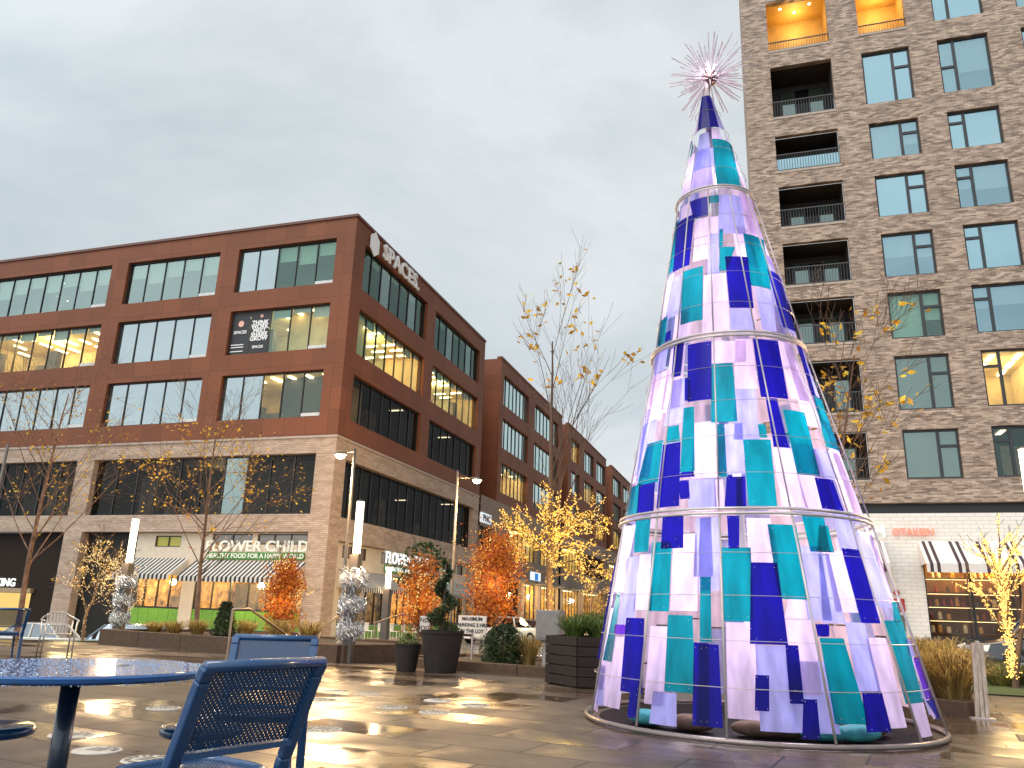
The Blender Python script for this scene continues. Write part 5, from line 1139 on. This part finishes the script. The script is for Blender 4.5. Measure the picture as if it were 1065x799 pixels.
street_lamp((476, 492), 31, (496, 500), 'tall street lamp with a curved arm, lit, beside the street-side facade', -0.5)
q = at(8, 480, 22); m = MB(); m.tube([(q.x-0.15, 22, -0.3), (q.x-0.15, 22, 6.5)], [0.08, 0.05], 10); o = m.build('lamp_pole', m_post, smooth=True); recenter(o, (q.x-0.15, 22, -0.3)); tag(o, 'thin grey lamp pole at the left edge in front of the black garage bay', 'pole')
# ------------------------------------------------------------------ trees
b_ = at(18, 655, 21); tp_ = at(70, 410, 21); tree('river_birch', 'mostly bare river birch with peeling bark at the left edge', 'tree', (b_.x, 21, -0.3), tp_, 0.10, 101, (22, 5, 4), 40, m_birch, [(420, 0.065, 0.35, 1.0, m_lyel, (1, 2))], bend=0.03, up=0.25)
b_ = at(202, 662, 18.6); tp_ = at(230, 445, 18.6); tree('river_birch', 'slim birch with scattered yellow leaves growing in the long planter', 'tree', (b_.x, 18.6, 0.0), tp_, 0.075, 105, (22, 5, 4), 42, m_birch, [(800, 0.055, 0.3, 1.0, m_lyel, (1, 2, 3))], bend=0.03, up=0.2)
# tall lit street tree
b_ = at(571, 655, 22); tp_ = at(574, 352, 22); LG = leafmat('lit_golden_leaf', (0.62, 0.38, 0.05))
tL, tw = tree('street_tree', 'tall tree with fairy lights on trunk and low branches, bare above with few leaves', 'tree', (b_.x, 22, -0.15), tp_, 0.12, 119, (11, 5, 4), 25, m_bark, [(190, 0.11, 0.85, 1.6, m_lyel, (2, 3))], (1500, 0.017, 0.03, 0.5, m_bulb, (0, 0, 1)), bend=0.03, up=0.35)
rg = random.Random(15); m = MB(); tw = []; b0 = Vector((b_.x, 22, -0.15)); ax_ = (tp_-b0)
for k in range(17):
    f = 0.235+0.17*k/17; a = k*2.4+rg.uniform(-.3, .3); el = R(rg.uniform(8, 48)); d = Vector((math.cos(a)*math.cos(el), math.sin(a)*math.cos(el), math.sin(el)))
    branch(m, b0+ax_*f, d, rg.uniform(1.0, 1.55)*(1.15-0.9*(f-0.2)), 0.03, 1, rg, tw, 0.3, 5, (0, 6, 4), 38, 0.005, 0.09)
m.build('limb', m_bark, tL, smooth=True, kind='stuff'); lm = MB(); bm_ = MB()
for i in range(4300):
    l_, pts, rs = rg.choice(tw); j = rg.randrange(len(pts)-1); c = pts[j].lerp(pts[j+1], rg.random())
    if i < 1000: leaf(lm, c+Vector((rg.gauss(0, .05), rg.gauss(0, .05), rg.gauss(0, .05))), rg.uniform(0.03, 0.07), rg)
    else: bm_.octa(c+Vector((rg.gauss(0, .012), rg.gauss(0, .012), rg.gauss(0, .012))), rg.uniform(0.009, 0.018))
lm.build('crown', LG, tL); bm_.build('string_lights', m_bulb, tL, kind='stuff')
for z, w_ in ((1.4, 150), (2.8, 90), (3.9, 20)): point('fairy_light_glow', (b_.x+0.5, 21.4, z), w_, (1, 0.66, 0.2), 0.4)
# autumn maples
def maple(px, py0, Y, wpx, py1, label, seed, n=5200, z0=-0.2):
    a = at(px, py0, Y); b = at(px, py1, Y); rad = wpx*Y/FP/2*1.08; rg = random.Random(seed); t, tw = tree('maple_tree', label, 'tree', (a.x, Y, z0), (a.x, Y, b.z), 0.06, seed, (12, 4, 3), 34, m_bark, (), (420, 0.011, 0.1, 1, m_bulb, (0, 1, 2)), bend=0.03)
    m = MB(); zb, zt = max(z0+0.35, a.z-0.1), b.z
    blobs = [(rg.uniform(0, 6.28), rg.uniform(0, 0.75), rg.random()) for _ in range(42)]
    for i in range(n):
        an, rr, f = rg.choice(blobs); pr_ = math.sin(math.pi*min(1, 0.12+f*0.86))**0.7*(1.12-0.62*f); c = Vector((a.x+rad*pr_*rr*math.cos(an), Y+rad*pr_*rr*math.sin(an), zb+(zt-zb)*f)); s = rad*0.27; leaf(m, c+Vector((rg.gauss(0, s), rg.gauss(0, s), rg.gauss(0, s*0.9))), rg.uniform(0.03, 0.055), rg)
    m.build('crown', m_lor, t); point('fairy_light_glow', (a.x, Y-rad*1.3, zb+(zt-zb)*0.45), 22, (1, 0.7, 0.3), 0.3); point('fairy_light_glow', (a.x, Y, zb+(zt-zb)*0.4), 38, (1, 0.7, 0.3), 0.3); return t
maple(292, 655, 18.2, 52, 583, 'glowing orange maple in the long planter in front of the shop sign', 201)
maple(437, 645, 20.5, 56, 588, 'small glowing orange maple behind the spiral topiary', 202, 3800)
maple(512, 636, 21.0, 66, 560, 'largest orange maple, beside the white parked car', 203, 7000)
maple(402, 652, 25.5, 20, 605, 'thin orange sapling behind the far light tube', 204, 900) if False else None
q = at(430, 640, 22); bush('magnolia_tree', (q.x, 22.5, -0.1), 0.85, 3.1, 1500, 0.07, m_lgr, 'loose dark green tree crown above the small orange maple near the street-side sign', 31, lambda f: 0.03 if f < 0.5 else 0.95*math.sin(math.pi*(f-0.42)*1.6)**0.8, cat='tree')
# fairy-light trees left and right
q = at(88, 655, 21.5); tree('crape_myrtle', 'multi-stem bare tree strung with pale fairy lights left of the tinsel post', 'tree', (q.x, 21.5, -0.3), at(98, 565, 21.5), 0.06, 301, (16, 6, 4), 42, m_bark, [(200, 0.05, 0.3, 1.1, m_lyel, (1, 2))], (1300, 0.013, 0.0, 1.05, m_bulbw, (0, 1, 2)), bend=0.1); point('fairy_light_glow', (q.x, 20.8, 1.2), 70, (1, 0.72, 0.3), 0.4)
q = at(126, 655, 20.3); tree('crape_myrtle', 'multi-stem bare tree strung with pale fairy lights touching the tinsel post', 'tree', (q.x, 20.3, -0.3), at(122, 585, 20.3), 0.05, 302, (14, 6, 4), 42, m_bark, (), (1000, 0.012, 0.0, 1.05, m_bulbw, (0, 1, 2)), bend=0.1)
q = at(1054, 700, 17); tr_, tw = tree('crape_myrtle', 'small bare tree densely wrapped in golden fairy lights at the right edge', 'tree', (q.x, 17, 0), at(1038, 560, 17), 0.06, 303, (0,), 30, m_bark, (), None, bend=0.05)
rg = random.Random(8); m = MB(); tw = []; bm_ = MB(); tpv = at(1038, 575, 17)
for k in range(12):
    f = 0.35+0.6*k/12; a = k*2.4; el = R(rg.uniform(40, 68)); branch(m, Vector((q.x, 17, 0)).lerp(tpv, f), (math.cos(a)*math.cos(el), math.sin(a)*math.cos(el), math.sin(el)), rg.uniform(0.7, 1.1), 0.022, 1, rg, tw, 0.3, 5, (0, 4, 2), 32, 0.004, 0.07)
m.build('limb', m_bark, tr_, smooth=True, kind='stuff')
for i in range(2300):
    if i < 800: c = Vector((q.x, 17, 0)).lerp(tpv, rg.uniform(0.08, 0.95))+Vector((rg.gauss(0, .045), rg.gauss(0, .045), 0))
    else: l_, pts, rs = rg.choice([t_ for t_ in tw if t_[0] < 3]); j_ = rg.randrange(len(pts)-1); c = pts[j_].lerp(pts[j_+1], rg.random())
    bm_.octa(c+Vector((rg.gauss(0, .012), rg.gauss(0, .012), rg.gauss(0, .012))), rg.uniform(0.009, 0.017))
bm_.build('string_lights', m_bulb, tr_, kind='stuff'); point('fairy_light_glow', (q.x-0.3, 16.5, 1.8), 90, (1, 0.7, 0.3), 0.3)
q = at(614, 650, 46); tree('street_tree', 'small far tree wrapped in fairy lights down the street, beside the art tree', 'tree', (q.x, 46, -0.7), at(612, 585, 46), 0.1, 304, (14, 5, 3), 40, m_bark, [(120, 0.07, 0.2, 1, m_lyel, (1, 2))], (450, 0.018, 0.02, 1.05, m_bulb, (0, 1, 2)), bend=0.06); point('fairy_light_glow', (q.x, 45, 2), 300, (1, 0.7, 0.3), 0.3)
# tree behind the art tree, right
q = at(872, 640, 15.5); tree('plaza_tree', 'bare tree with golden leaves standing behind the art tree against the tower', 'tree', (q.x, 15.5, 0), at(850, 375, 15.5), 0.06, 322, (14, 6, 4), 36, m_bark, [(260, 0.085, 0.35, 1.1, m_lyel, (1, 2, 3))], bend=0.04, up=0.3)
# ------------------------------------------------------------------ vehicles
m_carg = glass('car_glass', 0.25, (0.8, 0.85, 0.9), (0.015, 0.016, 0.018)); m_tyre = mat('tyre_rubber', (0.02, 0.02, 0.02), 0.8); m_rim = mat('alloy_rim', (0.45, 0.45, 0.45), 0.3, 0.9)
m_hl = emit('headlight_lens', (1, 0.95, 0.85), 1.0, False); m_tl = mat('tail_light_red', (0.45, 0.02, 0.02), 0.3)
def car(loc, rot, paint, label, L_=4.6, W=1.8, suv=False):
    t = thing('parked_car', (0, 0, 0), label, 'car'); hw = W/2; zr = 1.66 if suv else 1.44; zb = 0.98 if suv else 0.90
    st = [(-L_/2, 0.38, 0.62, 0.80), (-L_/2+0.12, 0.26, 0.74, 0.93), (-L_/2+0.9, 0.20, 0.86, 1.0), (-0.75, 0.20, zb, 1.0), (0.8, 0.20, zb, 1.0), (L_/2-0.55, 0.20, zb, 0.98), (L_/2-0.08, 0.28, zb-0.04, 0.92), (L_/2, 0.40, zb-0.25, 0.84)]
    m = MB(); rings = []
    for x, lo, hi, wf in st:
        w_ = hw*wf; mid = lo+(hi-lo)*0.55; rings.append([(x, -w_*0.92, lo), (x, -w_, lo+0.12), (x, -w_, mid), (x, -w_*0.90, hi), (x, w_*0.90, hi), (x, w_, mid), (x, w_, lo+0.12), (x, w_*0.92, lo)])
    k0 = 0
    for r_ in rings: m.v += r_
    for i in range(len(rings)-1):
        for j in range(8): m.f.append((i*8+j, i*8+(j+1) % 8, (i+1)*8+(j+1) % 8, (i+1)*8+j)); m.m.append(0)
    m.f.append(tuple(range(7, -1, -1))); m.m.append(0); m.f.append(tuple((len(rings)-1)*8+j for j in range(8))); m.m.append(0)
    m.build('body', paint, t, smooth=True, bevel=0.03)
    xr = L_/2-0.35 if suv else L_/2-0.75
    cab = [(-1.05, zb-0.02, 0.88), (-0.35, zr-0.04, 0.74), (0.3, zr, 0.72), (xr-0.5, zr-0.06, 0.70), (xr, zb, 0.84)]
    m = MB(); top = [(x, s*hw*w_, z) for s in (-1, 1) for x, z, w_ in cab]
    n = len(cab); m.v += top; m.f.append(tuple(range(n))); m.m.append(0); m.f.append(tuple(range(2*n-1, n-1, -1))); m.m.append(0)
    for i in range(n-1): m.f.append((i, n+i, n+i+1, i+1)); m.m.append(0)
    m.build('window', m_carg, t)
    m = MB(); m.hexa([(-0.33, -hw*0.735, zr-0.035), (xr-0.52, -hw*0.70, zr-0.055), (xr-0.52, hw*0.70, zr-0.055), (-0.33, hw*0.735, zr-0.035), (-0.25, -hw*0.66, zr+0.02), (xr-0.6, -hw*0.62, zr), (xr-0.6, hw*0.62, zr), (-0.25, hw*0.66, zr+0.02)])
    for s in (-1, 1):
        for a, b in (((-1.08, s*hw*0.885, zb-0.02), (-0.35, s*hw*0.75, zr-0.03)), ((0.35, s*hw*0.885, zb), (0.35, s*hw*0.735, zr-0.02)), ((xr+0.02, s*hw*0.85, zb), (xr-0.5, s*hw*0.71, zr-0.05))): m.bar(a, b, 0.06, 0.05)
    m.build('roof', paint, t, bevel=0.01)
    for x in (-L_/2+0.85, L_/2-0.9):
        for s in (-1, 1):
            y = s*(hw-0.09); m = MB(); n = 24; R0 = 0.36 if suv else 0.33
            ring = lambda rr, yy: [(x+rr*math.cos(2*math.pi*i/n), yy, R0+rr*math.sin(2*math.pi*i/n)) for i in range(n)]
            prof = [(R0*0.6, y+s*0.095), (R0*0.93, y+s*0.11), (R0, y+s*0.08), (R0, y-s*0.1), (R0*0.6, y-s*0.1)]; k = 0
            for rr, yy in prof: m.v += ring(rr, yy)
            for i in range(len(prof)-1):
                for j in range(n): m.f.append((i*n+j, i*n+(j+1) % n, (i+1)*n+(j+1) % n, (i+1)*n+j)); m.m.append(0)
            wh = m.build('wheel', m_tyre, t); m = MB(); m.poly(ring(R0*0.6, y+s*0.06))
            for q in range(5): a = 2*math.pi*q/5; m.bar((x, y+s*0.085, R0), (x+R0*0.58*math.cos(a), y+s*0.085, R0+R0*0.58*math.sin(a)), 0.05, 0.03, (0, 1, 0))
            m.build('rim', m_rim, wh)
    for s in (-1, 1):
        m = MB(); m.hexa([(-L_/2-0.01, s*hw*0.45, 0.60), (-L_/2-0.01, s*hw*0.80, 0.60), (-L_/2+0.2, s*hw*0.93, 0.62), (-L_/2+0.1, s*hw*0.45, 0.6), (-L_/2+0.03, s*hw*0.48, 0.71), (-L_/2+0.05, s*hw*0.80, 0.72), (-L_/2+0.28, s*hw*0.92, 0.78), (-L_/2+0.15, s*hw*0.45, 0.74)]); m.build('headlight', m_hl, t)
        m = MB(); m.box(L_/2-0.06, L_/2+0.01, min(s*hw*0.5, s*hw*0.86), max(s*hw*0.5, s*hw*0.86), 0.66, 0.80); m.build('tail_light', m_tl, t)
    m = MB(); m.box(-L_/2-0.015, -L_/2+0.06, -hw*0.4, hw*0.4, 0.40, 0.58); m.build('grille', m_black, t)
    m = MB(); m.box(-L_/2-0.022, -L_/2-0.016, -0.26, 0.26, 0.30, 0.39); m.build('number_plate', m_white, t)
    t.location = loc; t.rotation_euler = (0, 0, rot); return t
pw = mat('white_car_paint', (0.62, 0.62, 0.60), 0.25, 0, 0.03, coat=0.6); psv = mat('silver_car_paint', (0.30, 0.29, 0.28), 0.3, 0.6, 0.05, coat=0.5); pk = mat('black_car_paint', (0.015, 0.015, 0.018), 0.15, 0, 0.1, coat=0.8); pb = mat('pale_blue_car_paint', (0.22, 0.32, 0.40), 0.25, 0, 0.05, coat=0.6)
q = at(520, 665, 43); car((q.x, 43, gz(q.x, 43)+0.0), R(60), pw, 'white hatchback parked behind the orange maple in the side street')
q = at(553, 662, 50); car((q.x, 50, gz(q.x, 50)), R(75), psv, 'silver car parked behind the grey utility cabinet')
q = at(628, 650, 72); car((q.x, 72, gz(q.x, 72)), R(85), pw, 'white pickup-like car far down the street beside the art tree', suv=True)
q = at(34, 660, 27); car((q.x, 27, gz(q.x, 27)), R(15), pw, 'white car behind the bistro chair at the left')
q = at(104, 660, 25); car((q.x+1.2, 25, gz(q.x, 25)), R(-5), pb, 'pale blue car partly hidden by the left end of the long planter')
car((7.15, 24.5, gz(6, 24)), R(8), pk, 'black off-road car at the right edge behind the light-wrapped tree', suv=True)
# patio furniture on the street side (small)
for i in range(5):
    y = 38.6+i*1.5; t = thing('patio_chair', (-19.6, y, gz(-19.6, y)+0.12), 'pale cafe chair on the terrace under the street-side awning', 'chair', 'cafe chairs on the street-side terrace'); z = gz(-19.6, y)+0.12; m = MB(); m.box(-19.82, -19.4, y-0.2, y+0.2, z+0.43, z+0.46); m.build('seat', m_white, t); m = MB(); m.box(-19.84, -19.8, y-0.2, y+0.2, z+0.46, z+0.85); m.build('backrest', m_white, t)
    for a, b in ((-19.8, -0.18), (-19.8, 0.18), (-19.42, -0.18), (-19.42, 0.18)): m = MB(); m.box(a-0.012, a+0.012, y+b-0.012, y+b+0.012, z, z+0.43); m.build('leg', m_white, t)
for x, y, z_ in ((-19.2, 37.4, 0), ): pass

m = MB(); rg = random.Random(44)
for i in range(170):
    x = rg.uniform(-14, 4); y = rg.uniform(3.5, 15); c = Vector((x, y, 0.008)); s = rg.uniform(0.018, 0.04); a = rg.uniform(0, 6.28); d = Vector((math.cos(a), math.sin(a), 0)); e = Vector((-d.y, d.x, 0))
    m.poly([c-d*s, c-e*s*0.55+Vector((0, 0, 0.004)), c+d*s, c+e*s*0.55+Vector((0, 0, 0.006))])
o = m.build('fallen_leaves', leafmat('fallen_brown_leaf', (0.25, 0.13, 0.04)), kind='stuff'); o['label'] = 'small fallen brown leaves scattered over the wet paving'
